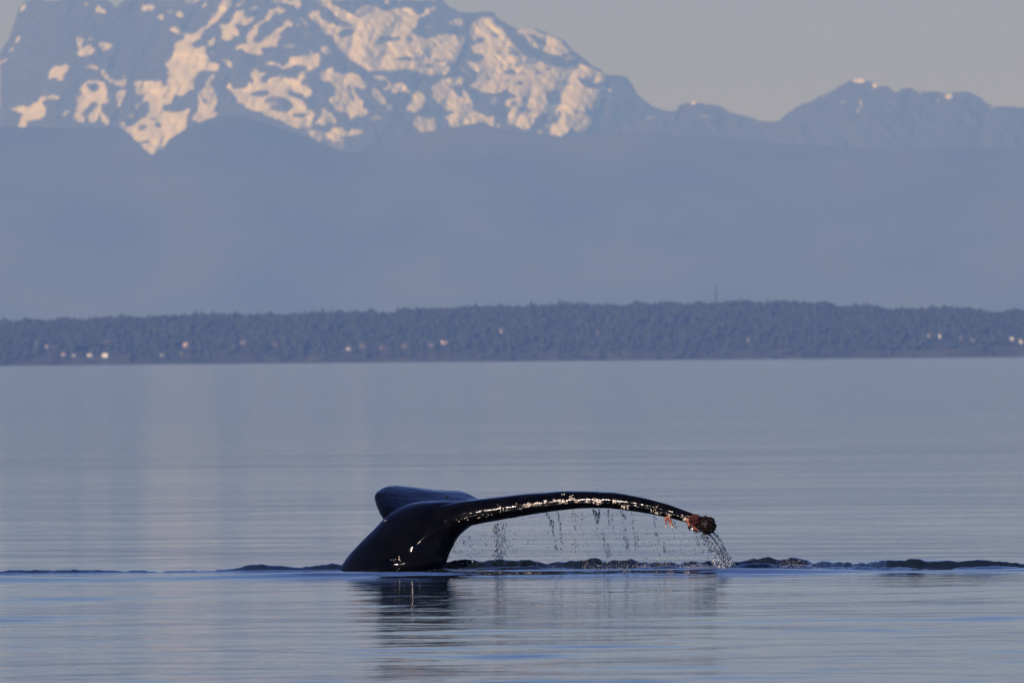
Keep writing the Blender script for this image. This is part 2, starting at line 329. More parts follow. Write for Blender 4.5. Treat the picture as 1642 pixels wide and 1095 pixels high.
# ------------------------------------------------------------------ mountains
K6 = 1642 / 260.0
OFF = {'A': (0, 0), 'B': (0, 120), 'C': (240, 0), 'D': (240, 120), 'E': (480, 0), 'F': (480, 120), 'G': (720, 0), 'H': (720, 110)}
SNOW = [  # weaker strengths also paint shaded snow darker
('A',1,[(195,110),(240,50),(270,60),(225,120)]),('A',1,[(140,435),(195,370),(205,400),(160,440)]),('A',1,[(65,520),(120,470),(135,500),(100,530)]),
('A',.8,[(5,640),(60,590),(125,575),(60,620),(30,650)]),('A',1,[(965,100),(1000,60),(1035,80),(1085,125),(1030,135),(975,130)]),
('A',.9,[(860,55),(880,35),(900,55),(880,75)]),('A',1,[(1420,100),(1450,60),(1530,55),(1580,50),(1530,115),(1450,115)]),('A',1,[(1595,190),(1615,145),(1650,150),(1650,210)]),
('A',1,[(770,370),(845,400),(830,470),(860,500),(870,465),(920,460),(960,500),(940,550),(830,570),(775,550),(790,490)]),
('A',.6,[(880,390),(930,380),(930,405),(890,405)]),('A',1,[(1005,435),(1110,430),(1150,455),(1110,500),(1040,510),(1015,490)]),
('A',1,[(490,780),(500,715),(560,670),(690,655),(700,690),(650,760),(640,821),(600,821),(570,770),(530,790),(500,810)]),
('A',.9,[(850,680),(930,650),(1000,690),(990,710),(920,695)]),('A',1,[(1015,720),(1050,705),(1110,790),(1180,821),(1090,821),(1040,780)]),('A',.8,[(1235,760),(1270,790),(1285,821),(1240,821)]),
('B',1,[(490,0),(640,0),(650,70),(580,30),(530,30),(490,60)]),
('B',.9,[(90,345),(240,315),(290,330),(350,280),(385,270),(400,225),(500,200),(610,225),(600,250),(480,250),(420,280),(465,330),(460,420),(400,460),(270,470),(265,580),(180,540),(210,440),(240,410),(180,370)]),
('B',.7,[(610,385),(660,360),(720,370),(670,400),(660,430),(620,410)]),('B',.5,[(480,500),(530,500),(540,540),(500,530)]),('B',.5,[(435,150),(475,155),(460,200)]),
('B',1,[(800,140),(860,80),(950,55),(1060,80),(1080,130),(1090,200),(1080,290),(1030,300),(1020,350),(1060,410),(1110,460),(1090,520),(1040,480),(1000,380),(990,440),(960,485),(885,480),(920,380),(960,350),(940,310),(870,340),(810,410),(860,440),(840,490),(740,455),(760,400),(800,340),(770,240),(830,190)]),
('B',0,[(880,100),(960,90),(1010,120),(1000,150),(950,180),(900,140)]),('B',0,[(820,400),(870,340),(950,270),(1000,290),(960,340),(900,410),(860,430)]),
('B',.9,[(1030,0),(1090,20),(1160,50),(1200,60),(1240,50),(1240,0),(1270,20),(1280,100),(1220,130),(1160,100),(1100,80),(1060,40)]),
('B',1,[(1170,200),(1200,165),(1280,155),(1240,230),(1220,330),(1190,320)]),
('B',1,[(1210,490),(1250,475),(1290,520),(1340,525),(1400,470),(1480,430),(1500,380),(1650,350),(1650,821),(1560,815),(1470,770),(1420,710),(1320,640),(1250,570)]),
('B',.3,[(1390,520),(1480,505),(1490,535),(1420,570)]),('B',.1,[(1500,435),(1650,425),(1650,470),(1560,455)]),('B',.1,[(1570,500),(1630,490),(1650,530),(1580,535)]),('B',.3,[(1370,690),(1560,650),(1520,690),(1410,700)]),
('B',.9,[(1345,70),(1500,60),(1650,70),(1650,350),(1600,350),(1560,290),(1520,270),(1440,300),(1400,350),(1365,340),(1375,130)]),
('B',.4,[(1370,190),(1430,200),(1470,240),(1410,280),(1370,260)]),('B',.5,[(1270,410),(1320,390),(1380,410),(1350,440),(1290,435)]),
('C',1,[(150,660),(230,570),(260,500),(245,460),(290,420),(350,390),(350,340),(420,350),(480,340),(520,280),(590,260),(600,220),(650,170),(670,110),(720,60),(740,-30),(840,-30),(820,80),(760,130),(720,180),(680,220),(620,265),(570,300),(530,360),(520,400),(440,430),(440,480),(500,490),(560,450),(560,540),(600,590),(620,640),(700,650),(690,730),(600,720),(540,700),(500,730),(440,821),(190,821),(200,720)]),
('C',0,[(430,440),(510,400),(560,370),(560,450),(500,490),(450,475)]),
('C',1,[(195,290),(240,270),(350,320),(350,350),(290,350),(210,325)]),('C',.9,[(260,145),(300,110),(345,150),(320,185),(270,170)]),('C',.6,[(170,110),(240,110),(240,135),(180,135)]),('C',.7,[(525,90),(560,30),(595,40),(570,80)]),
('C',.7,[(315,-20),(360,30),(450,40),(540,-20),(440,15),(380,10)]),('C',1,[(580,430),(650,370),(670,400),(650,450),(610,470)]),('C',.6,[(600,520),(640,520),(660,560),(625,555)]),
('C',1,[(725,390),(740,320),(700,250),(790,250),(840,190),(880,110),(980,110),(960,170),(1000,190),(1050,165),(1050,200),(1000,255),(860,255),(900,310),(910,360),(850,370),(820,410),(780,420)]),
('C',1,[(980,370),(1010,320),(1060,300),(1050,260),(1170,200),(1210,100),(1290,80),(1370,90),(1370,130),(1270,140),(1210,210),(1110,260),(1080,350),(1050,420),(1100,450),(1170,390),(1240,340),(1290,290),(1350,270),(1390,205),(1450,240),(1440,265),(1370,290),(1330,330),(1310,400),(1280,480),(1120,490),(1150,555),(1000,555),(930,500),(870,510),(860,490),(950,440),(990,450)]),
('C',.7,[(980,90),(1080,65),(1120,90),(1020,100)]),('C',1,[(720,610),(790,600),(840,650),(820,690),(770,660)]),('C',.5,[(780,570),(810,540),(820,580),(790,600)]),
('C',1,[(1020,750),(1060,690),(1110,730),(1220,750),(1130,770),(1130,821),(1040,821)]),
('C',1,[(1170,650),(1240,620),(1310,650),(1350,680),(1400,640),(1420,570),(1500,580),(1650,560),(1650,700),(1580,740),(1530,800),(1500,821),(1200,821),(1220,790),(1370,800),(1500,800),(1530,740),(1590,700),(1560,660),(1480,660),(1420,690),(1340,700),(1290,660),(1190,665)]),
('C',.8,[(1250,-30),(1500,-30),(1540,60),(1500,100),(1440,60),(1340,30),(1230,30)]),('C',.6,[(860,60),(960,0),(1010,-10),(930,50),(880,75)]),
('C',.5,[(1340,460),(1480,450),(1460,490),(1360,495)]),('C',.6,[(1480,250),(1500,220),(1540,260),(1510,280)]),('C',.6,[(1500,170),(1560,190),(1610,270),(1590,290),(1550,230)]),
('C',.8,[(1600,150),(1650,120),(1650,200)]),('C',.8,[(1540,390),(1590,345),(1610,380)]),('C',.8,[(590,800),(620,760),(660,770),(650,821),(595,821)]),
('D',1,[(190,0),(440,0),(470,20),(430,100),(460,150),(400,160),(320,225),(260,190),(220,280),(130,320),(100,370),(250,380),(340,370),(420,330),(380,400),(370,540),(290,600),(190,660),(130,740),(80,810),(0,800),(0,90),(90,90),(160,110)]),
('D',.5,[(130,190),(180,190),(180,250),(140,240)]),('D',.2,[(50,480),(120,490),(110,540),(60,530)]),('D',.3,[(0,430),(80,440),(70,470),(0,455)]),
('D',.85,[(490,200),(540,150),(580,110),(560,80),(620,20),(600,0),(660,0),(650,60),(640,130),(680,210),(690,280),(660,360),(700,410),(640,420),(580,490),(500,480),(420,450),(490,370),(500,290),(480,240)]),
('D',.3,[(520,230),(590,250),(570,300),(530,270)]),('D',.7,[(470,30),(520,50),(510,90)]),
('D',1,[(775,130),(800,80),(850,150),(970,140),(1000,70),(1040,100),(1060,60),(1030,0),(1130,0),(1130,60),(1180,90),(1210,50),(1280,20),(1350,10),(1450,40),(1510,40),(1560,0),(1590,0),(1540,60),(1540,100),(1620,140),(1650,200),(1620,215),(1480,180),(1420,150),(1390,190),(1420,220),(1500,240),(1590,310),(1590,360),(1650,370),(1650,620),(1560,570),(1430,520),(1300,460),(1160,400),(1020,360),(940,310),(860,230),(840,180)]),
('D',0,[(1010,185),(1180,150),(1220,190),(1160,230),(1040,215)]),('D',.1,[(1140,290),(1190,240),(1250,220),(1360,230),(1430,270),(1460,320),(1400,380),(1300,380),(1200,350),(1270,300)]),('D',.55,[(1190,270),(1320,275),(1260,340),(1200,320)]),
('D',0,[(1440,400),(1520,385),(1620,395),(1560,430),(1460,430)]),('D',.35,[(1540,600),(1540,520),(1650,530),(1650,560)]),
('E',.9,[(150,-30),(290,-30),(340,60),(420,90),(500,140),(560,150),(590,180),(650,190),(560,130),(640,60),(720,50),(780,80),(880,110),(990,90),(1080,75),(1150,80),(1155,150),(1240,150),(1290,90),(1380,65),(1370,100),(1280,160),(1210,190),(1180,270),(1130,320),(1200,370),(1300,390),(1400,365),(1460,350),(1650,360),(1650,470),(1600,600),(1530,690),(1480,765),(1300,765),(1220,740),(1080,700),(900,720),(700,720),(620,670),(540,620),(470,560),(400,490),(350,420),(320,360),(250,350),(220,280),(150,230),(85,160),(130,110),(200,120),(220,190),(300,240),(360,250),(450,280),(500,270),(560,270),(400,190),(350,150),(320,100),(200,50)]),
('E',1,[(780,150),(900,110),(1150,80),(1220,190),(1130,320),(900,370),(790,330)]),
('E',0,[(380,350),(440,300),(520,280),(570,310),(530,370),(430,380)]),('E',.2,[(790,440),(820,380),(930,380),(1020,370),(1030,410),(900,420),(840,450)]),('E',.4,[(1080,360),(1150,380),(1150,420),(1090,430)]),
('E',.3,[(940,610),(1050,570),(1200,590),(1220,610),(1100,620)]),('E',.2,[(1200,660),(1300,650),(1390,670),(1300,690)]),('E',.3,[(1360,600),(1480,610),(1470,640),(1380,630)]),('E',.6,[(790,530),(930,530),(930,555),(810,560)]),
('E',1,[(1500,235),(1560,210),(1650,190),(1650,250),(1570,265)]),('E',.8,[(850,20),(880,10),(910,30),(880,55)]),('E',.6,[(1260,280),(1300,250),(1350,270),(1320,300)]),
('E',.9,[(200,480),(270,470),(330,530),(310,560),(240,540)]),('E',.95,[(80,480),(160,540),(210,545),(210,640),(180,690),(130,690),(60,650),(0,620),(0,560),(120,560)]),
('E',1,[(200,740),(300,700),(340,680),(360,730),(440,750),(540,740),(640,825),(230,825)]),('E',.9,[(0,790),(60,740),(110,720),(60,780),(20,821),(0,821)]),
('E',.8,[(40,380),(70,345),(95,370)]),('E',.7,[(150,345),(190,360),(190,375)]),('E',.7,[(1580,670),(1650,700),(1650,720)]),('E',.9,[(1470,821),(1600,770),(1650,770),(1650,821)]),
('E',.6,[(1110,20),(1140,10),(1150,30)]),('E',.5,[(740,790),(790,765),(870,800),(840,821)]),
('F',.95,[(200,0),(590,0),(650,70),(680,110),(650,160),(600,140),(560,110),(560,170),(590,220),(650,270),(640,310),(700,380),(650,420),(560,420),(500,470),(520,400),(480,380),(400,380),(360,370),(340,310),(290,250),(330,215),(380,230),(360,180),(370,150),(340,100),(300,60),(250,60)]),
('F',.3,[(470,100),(510,110),(540,200),(570,290),(540,290),(500,190)]),('F',.4,[(410,230),(440,250),(480,340),(510,380),(460,370),(430,300)]),
('F',1,[(0,110),(70,120),(130,200),(90,230),(0,180)]),('F',1,[(0,240),(70,310),(70,370),(0,380)]),('F',1,[(0,450),(90,420),(170,400),(110,460),(0,500)]),
('F',.95,[(150,500),(230,420),(230,340),(330,390),(370,430),(370,500),(250,510)]),
('F',.85,[(90,580),(170,560),(240,570),(300,590),(350,530),(430,530),(480,590),(540,550),(640,560),(650,590),(560,615),(460,610),(460,680),(350,680),(230,650),(200,690),(150,660)]),
('F',.5,[(230,660),(460,700),(450,770),(380,750)]),('F',.9,[(740,130),(800,160),(870,250),(880,310),(840,300),(760,230),(730,190)]),
('F',.85,[(810,125),(880,140),(900,90),(870,50),(800,20),(750,30),(780,10),(860,20),(930,80),(1050,90),(1120,130),(1180,170),(1240,190),(1280,240),(1250,320),(1190,380),(1080,360),(1090,310),(1150,280),(1140,220),(1080,180),(970,190),(880,160)]),
('F',.5,[(890,290),(970,300),(930,370),(890,380)]),('F',.6,[(720,450),(770,400),(850,450),(760,455)]),('F',.75,[(1140,490),(1200,420),(1300,430),(1380,450),(1400,560),(1350,610),(1240,600),(1170,540)]),
('F',.95,[(1330,120),(1440,60),(1600,10),(1650,20),(1650,100),(1520,110),(1540,160),(1600,230),(1650,260),(1650,520),(1540,550),(1530,480),(1480,420),(1590,410),(1560,370),(1480,360),(1390,270),(1350,190)]),
('G',.7,[(50,60),(110,100),(125,130),(95,130)]),('G',1,[(0,210),(90,190),(130,200),(130,235),(70,260),(0,250)]),('G',.9,[(0,370),(130,365),(165,400),(130,460),(90,580),(50,640),(0,700)]),
('G',.95,[(230,240),(310,180),(440,180),(460,240),(530,290),(580,350),(640,440),(720,520),(790,570),(860,600),(920,610),(970,660),(1090,680),(1190,690),(1330,650),(1420,680),(1540,740),(1600,790),(1560,825),(290,825),(290,740),(230,690),(160,600),(200,610),(240,640),(300,620),(350,600),(340,560),(240,540),(220,470),(280,440),(230,390),(200,330)]),
('G',.4,[(270,400),(320,380),(400,380),(330,440),(290,440)]),('G',.4,[(430,350),(480,340),(530,360),(480,385)]),('G',.2,[(600,480),(650,480),(720,550),(740,580),(640,560),(600,550)]),('G',.2,[(600,600),(620,640),(690,665),(640,670),(600,660)]),
('G',0,[(545,740),(600,710),(670,710),(670,750),(580,770)]),('G',.2,[(700,730),(780,740),(780,770),(730,760)]),('G',0,[(860,740),(930,730),(940,770),(880,785)]),('G',.3,[(970,670),(1040,680),(1020,720),(980,710)]),('G',.3,[(480,520),(500,500),(520,550),(500,550)]),('G',.3,[(820,680),(860,690),(900,730),(870,735)]),
('G',.85,[(670,320),(720,290),(850,290),(930,340),(1050,370),(1140,420),(1170,470),(1240,510),(1200,545),(1110,570),(1000,540),(900,500),(820,460),(790,400),(750,360)]),
('G',.15,[(790,350),(870,360),(920,390),(990,440),(950,460),(870,430)]),('G',.8,[(1165,580),(1220,565),(1280,590),(1240,605),(1180,605)]),('G',.5,[(60,660),(100,670),(180,740),(120,720)]),('G',.9,[(20,790),(90,765),(140,790),(120,821),(0,821)]),
('H',.95,[(0,130),(60,110),(80,70),(150,100),(140,150),(60,160),(130,190),(190,240),(200,290),(250,340),(230,400),(300,450),(380,490),(430,480),(500,570),(530,620),(480,610),(360,550),(150,570),(40,610),(0,570)]),
('H',.15,[(10,170),(130,190),(150,300),(90,290),(60,230)]),('H',.3,[(0,430),(50,430),(50,465),(0,470)]),
('H',.92,[(300,60),(1560,60),(1580,80),(1500,150),(1430,130),(1400,100),(1290,90),(1330,150),(1400,200),(1640,200),(1640,235),(1540,240),(1620,280),(1540,330),(1500,400),(1460,420),(1470,490),(1430,560),(1400,620),(1300,640),(1230,610),(1200,650),(1130,690),(1000,660),(880,660),(920,600),(1000,560),(1100,540),(1130,500),(1120,440),(1070,440),(1050,520),(1000,540),(1000,460),(920,460),(860,530),(840,580),(790,630),(730,610),(700,590),(600,590),(580,530),(600,460),(640,400),(560,370),(580,320),(650,300),(700,290),(640,250),(560,230),(470,260),(380,250),(280,220),(210,180),(230,150),(290,130)]),
('H',.2,[(340,10),(420,100),(430,140),(380,120)]),('H',.4,[(640,150),(720,130),(790,150),(650,165)]),('H',.3,[(520,120),(600,115),(630,140),(560,135)]),
('H',.15,[(980,240),(1130,230),(1110,350),(1020,370),(980,320)]),('H',.7,[(1020,270),(1100,260),(1080,290)]),('H',.2,[(620,350),(680,330),(680,380),(630,380)]),('H',.2,[(710,390),(790,400),(870,440),(840,450),(720,430)]),('H',.35,[(720,450),(820,455),(800,480)]),
('H',0,[(1290,90),(1420,100),(1430,140),(1540,150),(1500,210),(1400,200),(1340,150)]),('H',.35,[(1230,410),(1300,430),(1440,430),(1440,450),(1290,460)]),('H',.45,[(900,600),(1000,590),(1060,650),(960,655)]),('H',.5,[(1060,130),(1180,120),(1250,170),(1130,170)]),('H',.5,[(730,290),(800,300),(790,340),(740,330)]),('H',.5,[(1190,450),(1240,470),(1210,600),(1170,560)]),
('H',.8,[(410,310),(450,280),(480,320),(460,380),(420,350)]),
]
def gullies(x, y, l1, l2, octv, seed, gain):
    """noise drawn out along the fall line, down to the left on one side of the summit and to the right on the other"""
    w = np.clip((x - 380) / 180, 0, 1); w = w * w * (3 - 2 * w)
    a = fbm((x * .64 - y * .77) / l1, (x * .77 + y * .64) / l2, octv, seed, gain)
    b = fbm((x * .70 + y * .71) / l1, (-x * .71 + y * .70) / l2, octv, seed + 3, gain)
    return (a * (1 - w) + b * w) / np.sqrt((1 - w) ** 2 + w ** 2)

def snow_mask():
    W, H = 1200, 320
    m = np.zeros((H, W))
    gx, gy = np.meshgrid(np.arange(W) + 0.5, np.arange(H) + 0.5)
    wx = gx + 2.0 * gullies(gx, gy, 7, 3, 4, 51, .7); wy = gy + 1.8 * gullies(gx, gy, 7, 3, 4, 57, .7)
    for t, val, pts in SNOW:
        ox, oy = OFF[t]
        p = np.array([(x / K6 + ox, y / K6 + oy) for x, y in pts])
        x0, x1 = int(max(p[:, 0].min() - 5, 0)), int(min(p[:, 0].max() + 6, W))
        y0, y1 = int(max(p[:, 1].min() - 5, 0)), int(min(p[:, 1].max() + 6, H))
        if x1 <= x0 or y1 <= y0: continue
        X = wx[y0:y1, x0:x1]; Y = wy[y0:y1, x0:x1]
        inside = np.zeros(X.shape, bool)
        q = np.roll(p, 1, axis=0)
        for (ax, ay), (bx, by) in zip(p, q):
            if ay == by: continue
            c = ((ay > Y) != (by > Y)) & (X < (bx - ax) * (Y - ay) / (by - ay) + ax)
            inside ^= c
        sub = m[y0:y1, x0:x1]
        sub[inside] = val
    k = m.copy()
    m = (k + np.roll(k, 1, 0) + np.roll(k, -1, 0) + np.roll(k, 1, 1) + np.roll(k, -1, 1)) / 5
    # broken edges: specks of snow lie around the fields, specks of rock stand inside them
    wide = m.copy()
    for k in range(6):
        for ax in (0, 1): wide = (wide + np.roll(wide, 2, ax) + np.roll(wide, -2, ax)) / 3
    sp = 0.5 + 0.5 * gullies(gx, gy, 9, 3, 3, 67, .6)
    m = np.where(m < 0.3, m + np.clip((sp - 0.60) * 4, 0, 0.7) * np.clip((wide - 0.06) * 4, 0, 1), m)
    m = m - 0.75 * np.clip((0.5 + 0.5 * gullies(gx, gy, 17, 4.5, 3, 69, .5) - 0.66) * 5, 0, 1) * np.clip((0.97 - wide) * 4, 0, 1)
    fine = 0.5 + 0.5 * gullies(gx, gy, 8, 2.4, 3, 73, .6)
    m = m - 0.5 * np.clip((fine - 0.64) * 6, 0, 1) * np.clip((1.02 - wide) * 3, 0, 1)
    m = np.clip(m, 0, 1) * (0.76 + 0.18 * (1 + gullies(gx, gy, 14, 4, 2, 61, .5)))
    m[0] = m[1]; m[:, 0] = m[:, 1]
    return m
MASK = snow_mask()

PEAK = [(-900, 330), (-500, 250), (-250, 215), (-120, 170), (-40, 118), (0, 84), (15, 62), (24, 35), (30, 15), (42, 0), (62, -30), (100, -50), (140, -30), (170, -4), (186, 14), (198, 0), (230, -30),
        (300, -50), (400, -62), (480, -68), (560, -60), (640, -38), (705, -4), (722, 12), (738, 19), (762, 22), (776, 19), (790, 20), (800, 32), (815, 40), (830, 46),
        (860, 46), (880, 55), (905, 66), (918, 80), (935, 92), (948, 104), (960, 110), (970, 119), (988, 121), (1004, 123), (1014, 136), (1022, 152), (1040, 166), (1062, 177), (1100, 186), (1200, 215), (1400, 300), (1500, 330), (2600, 330)]
RIGHT = [(700, 300), (900, 240), (1000, 205), (1030, 192), (1060, 180), (1085, 176), (1092, 168), (1104, 166), (1113, 161), (1122, 166), (1140, 167), (1152, 171), (1165, 178), (1180, 182), (1200, 188), (1212, 193), (1228, 196), (1250, 194), (1262, 182), (1276, 173), (1290, 167),
         (1305, 161), (1320, 152), (1335, 146), (1347, 137), (1358, 133), (1366, 129), (1378, 126), (1390, 131), (1400, 132), (1412, 138), (1425, 140), (1433, 148), (1446, 142), (1462, 143), (1472, 148), (1490, 146), (1505, 148), (1515, 152),
         (1530, 147), (1556, 148), (1568, 154), (1580, 164), (1592, 171), (1612, 171), (1642, 174), (1750, 190), (1900, 170), (2100, 230), (2600, 300)]
FOOT = [(-900, 215), (-300, 200), (0, 203), (100, 205), (160, 206), (195, 205), (215, 222), (232, 240), (245, 249), (262, 238), (280, 222), (300, 206), (330, 193), (370, 184), (395, 188), (420, 196), (450, 207), (480, 216),
        (510, 228), (530, 238), (548, 245), (570, 245), (600, 232), (640, 220), (670, 214), (700, 209), (740, 203), (768, 199), (790, 202), (810, 208), (840, 213), (900, 221), (930, 219), (970, 212), (1050, 212), (1200, 226), (1400, 240), (1642, 236), (2000, 220), (2600, 240)]

def mountain(name, outline, depth, bottom, mat, xs, step_y, per_px, relief, lam, seed, jag, mask=None, gully=0.0):
    ridge = interp(outline, xs)
    ridge = ridge + jag * fbm(xs / 9.0, xs * 0 + seed, 4, seed)
    R = int((bottom - ridge.min()) / step_y)
    v = np.linspace(0, 1, R)[:, None]
    PY = ridge[None, :] + (bottom - ridge[None, :]) * v
    PX = xs[None, :] + 0 * PY
    ux = np.arange(-1100, 2800, 4.0); rr_ = interp(outline, ux)
    ker = np.hanning(81); soft = np.interp(xs, ux, np.convolve(np.pad(rr_, 40, mode='edge'), ker / ker.sum(), 'valid'))
    rel = relief * (ridged(PX / lam + 0.35 * PY / lam, PY / (lam * 1.3), 4, seed + 5) - 0.5)
    rel2 = gully * relief * gullies(PX, PY, lam * .5, lam * .16, 3, seed + 9, .5)
    DEP = depth - (PY - soft[None, :]) * per_px + (rel + rel2) * np.minimum(1, v * 12)
    pts = PN(PX, PY, DEP)
    # back slope: the ridge goes down again behind, and the front foot reaches the plain
    b1 = PN(xs, ridge + 25, np.full_like(xs, depth + 900.0)); b2 = b1.copy(); b2[:, 1] = depth + 5500; b2[:, 0] *= (depth + 5500) / (depth + 900); b2[:, 2] = -5
    f1 = pts[-1].copy(); f1[:, 1] -= 1200; f1[:, 2] = -5
    allp = np.concatenate([b2[None], b1[None], pts, f1[None]], 0)[::-1]
    o = grid_mesh(name, allp, mat)
    if mask is not None:
        s = mask(PX, PY)
        s = np.concatenate([s[:1] * 0 + .5, s[:1], s, s[-1:]], 0)[::-1]
        at = o.data.attributes.new('snow', 'FLOAT', 'POINT')
        at.data.foreach_set('value', s.reshape(-1).astype(np.float32))
    return tag(o, kind='structure')

def peak_mask(PX, PY):
    ix = np.clip(PX.astype(int), 0, MASK.shape[1] - 1); iy = np.clip(PY.astype(int), 0, MASK.shape[0] - 1)
    s = MASK[iy, ix]
    out = (PX < 0) | (PX > 1190) | (PY < 0)
    alt = np.clip((ridged(PX / 60, PY / 40, 4, 77) - 0.45) * 4, 0, 1) * np.clip((220 - PY) / 60, 0, 1)
    return np.where(out, alt, s)

def right_mask(PX, PY):
    s = np.zeros_like(PX)
    for cx, cy, rx, ry, v in ((1113, 164, 5, 4, 1.0), (1377, 129, 10, 4.5, 1.0), (1404, 137, 5, 4, .9), (1352, 164, 5, 3, .45), (1380, 168, 3, 8, .45), (1375, 178, 4, 5, .45), (1370, 204, 3, 3, .5), (1522, 155, 7, 4, .7),
                              (1504, 162, 3, 3, .5), (1475, 149, 4, 3, .5), (1435, 146, 6, 3, .5), (1032, 189, 22, 3, .45), (1016, 194, 7, 4, .45), (1320, 154, 3, 3, .4), (1592, 172, 6, 2, .4), (1085, 177, 9, 2, .35), (1130, 186, 12, 2, .3)):
        d = ((PX - cx) / rx) ** 2 + ((PY - cy) / ry) ** 2
        s = np.maximum(s, v * np.clip(1.5 - d, 0, 1))
    s *= 0.5 + vnoise(PX / 3.5, PY / 3.0, 71)
    s = s + 0.22 * np.clip(fbm(PX / 22 + PY / 30, PY / 14, 4, 83) * 2, 0, 1) * np.clip((230 - PY) / 50, 0, 1)
    return s

mountain('mountain', PEAK, 45000, 300, m_snow, np.concatenate([np.arange(-900, -20, 12.0), np.arange(-20, 1110, 1.7), np.arange(1110, 2600, 25.0)]), 1.8, 5.0, 150, 62.0, 3, 2.2, peak_mask, 0.15)
mountain('mountain_range', RIGHT, 42000, 330, m_snow, np.concatenate([np.arange(700, 1700, 2.2), np.arange(1700, 2600, 14.0)]), 3.0, 5.0, 110, 70.0, 13, 3.0, right_mask, 0.25)
mountain('foothills', FOOT, 37500, 572, m_hill, np.concatenate([np.arange(-900, -20, 14.0), np.arange(-20, 1700, 3.0), np.arange(1700, 2600, 16.0)]), 4.0, 6.0, 50, 150.0, 23, 1.6)

# ------------------------------------------------------------------ wooded island
SHORE_Y = 12000.0
TREETOP = [(-900, 530), (-300, 516), (0, 512), (40, 510), (100, 509), (150, 508), (172, 505), (240, 504), (300, 502.5), (400, 500.5), (500, 499), (600, 497), (700, 492), (800, 488.5), (900, 485.5), (960, 483.5), (1030, 483),
           (1100, 483), (1200, 484), (1250, 481), (1290, 479), (1328, 479), (1340, 486), (1380, 487), (1420, 492), (1480, 492), (1540, 489), (1560, 492), (1600, 494), (1642, 494), (1900, 500), (2600, 525)]
PXM = SHORE_Y / F_PX            # metres per photo pixel at the shore
def ground_h(px, s):
    """height of the island ground; s runs 0 at the beach to 1 at the crest"""
    top = interp(TREETOP, px)
    H = PN(px, top + 15.0, np.full_like(px, SHORE_Y + 800.0))[..., 2]
    prof = 0.10 * np.clip(s / 0.03, 0, 1) + 0.90 * (1 - (1 - s) ** 1.8)
    return H * prof + 1.2 * fbm(px / 30.0, s * 6, 3, 91) * np.clip(s * 5, 0, 1)
def build_island():
    xs = np.concatenate([np.arange(-900, -40, 20.0), np.arange(-40, 1690, 6.0), np.arange(1690, 2600, 20.0)])
    s = np.concatenate([np.linspace(-0.03, 1, 46), [1.3, 1.8, 2.4]])
    S, X = np.meshgrid(s, xs, indexing='ij')
    g = ground_h(X, np.clip(S, 0, 1))
    g = np.where(S > 1, g * np.clip((2.3 - S) / 1.3, 0, 1) - 2 * (S > 2.2), g)
    g = np.where(S < 0, -1.5, g)
    dep = SHORE_Y + S * 800.0 + 8 * fbm(X / 40, S * 0 + 1, 2, 95)
    pts = np.stack([(X - 821) / F_PX * dep, dep, g], -1)
    o = grid_mesh('island', pts, m_shore)
    return tag(o, kind='structure')
build_island()

# bright houses among the trees: pixel, pixel, width (m), depth along slope, colour key, label
HOUSES = [
 (60, 549, 4.5, 'grey', 'small pale grey house highest up at the far left of the wooded shore'),
 (74, 556, 5.5, 'cream', 'cream house in the left cluster just above the pinkish waterside house'),
 (87, 556, 4.5, 'grey', 'small grey house right beside the cream one in the left cluster'),
 (103, 568, 5.5, 'pink', 'pinkish house low by the water, first from the left near the beach'),
 (118, 570, 5.0, 'grey', 'dull grey house low by the water right of the pinkish one'),
 (144, 569, 5.5, 'white', 'white house near the beach, left of the brightest pair on the left shore'),
 (170, 570, 7.5, 'white', 'large bright white house near the beach on the left, brightest of its row'),
 (172, 551, 6.5, 'tan', 'tan house in the trees above the large bright white beach house'),
 (188, 557, 5.0, 'white', 'small white house on the slope up and right of the large beach house'),
 (258, 569, 5.5, 'grey', 'faint grey house alone low on the shore between the two left clusters'),
 (300, 553, 8.0, 'pink', 'bright pinkish white house alone on the slope left of centre left'),
 (291, 567, 4.5, 'tan', 'small tan cottage below the bright pinkish house on the slope'),
 (390, 551, 8.0, 'mauve', 'wide dull mauve house among trees right of the bright pinkish house'),
 (440, 553, 6.5, 'tan', 'dull tan house in trees between the mauve house and the small white cottage'),
 (497, 555, 6.0, 'mauve', 'faint mauve house left of the small cream house near mid shore'),
 (559, 559, 5.5, 'cream', 'small cream house with dark trees on its left near mid shore'),
 (580, 556, 6.0, 'tan', 'tan house touching the right of the small cream house'),
 (615, 559, 7.5, 'brick', 'reddish brown house on the shore between two tan houses'),
 (648, 556, 6.5, 'tan', 'tan house right of the reddish brown one on the shore'),
 (691, 554, 6.0, 'mauve', 'faint mauve house just left of the bright pink house above the whale'),
 (713, 550, 7.5, 'pink', 'bright pink house on the slope straight above the left tail fluke'),
 (804, 531, 7.0, 'grey', 'long low grey house highest up the slope near the middle'),
 (888, 547, 5.5, 'cream', 'small dull cream house on the middle slope above the arched fluke'),
 (957, 534, 5.0, 'tan', 'tan house half hidden high in the trees above the fluke middle'),
 (1199, 545, 4.5, 'grey', 'small pale house alone in woods right of the radio mast'),
 (1488, 541, 6.0, 'cream', 'low cream house touching the left of the white house on the right shore'),
 (1505, 540, 6.5, 'white', 'white house on the right shore, upper one of the right hand group'),
 (1560, 547, 5.5, 'white', 'small white house lowest in the right hand group of houses'),
 (1540, 544, 6.0, 'tan', 'dull tan house between the two white houses on the right shore'),
 (1590, 546, 5.5, 'grey', 'faint grey house between white houses near the right edge'),
 (1621, 544, 6.0, 'white', 'bright white house near the right edge of the shore'),
 (1636, 549, 6.5, 'cream', 'cream house at the right edge, low beside the bright white one'),
]
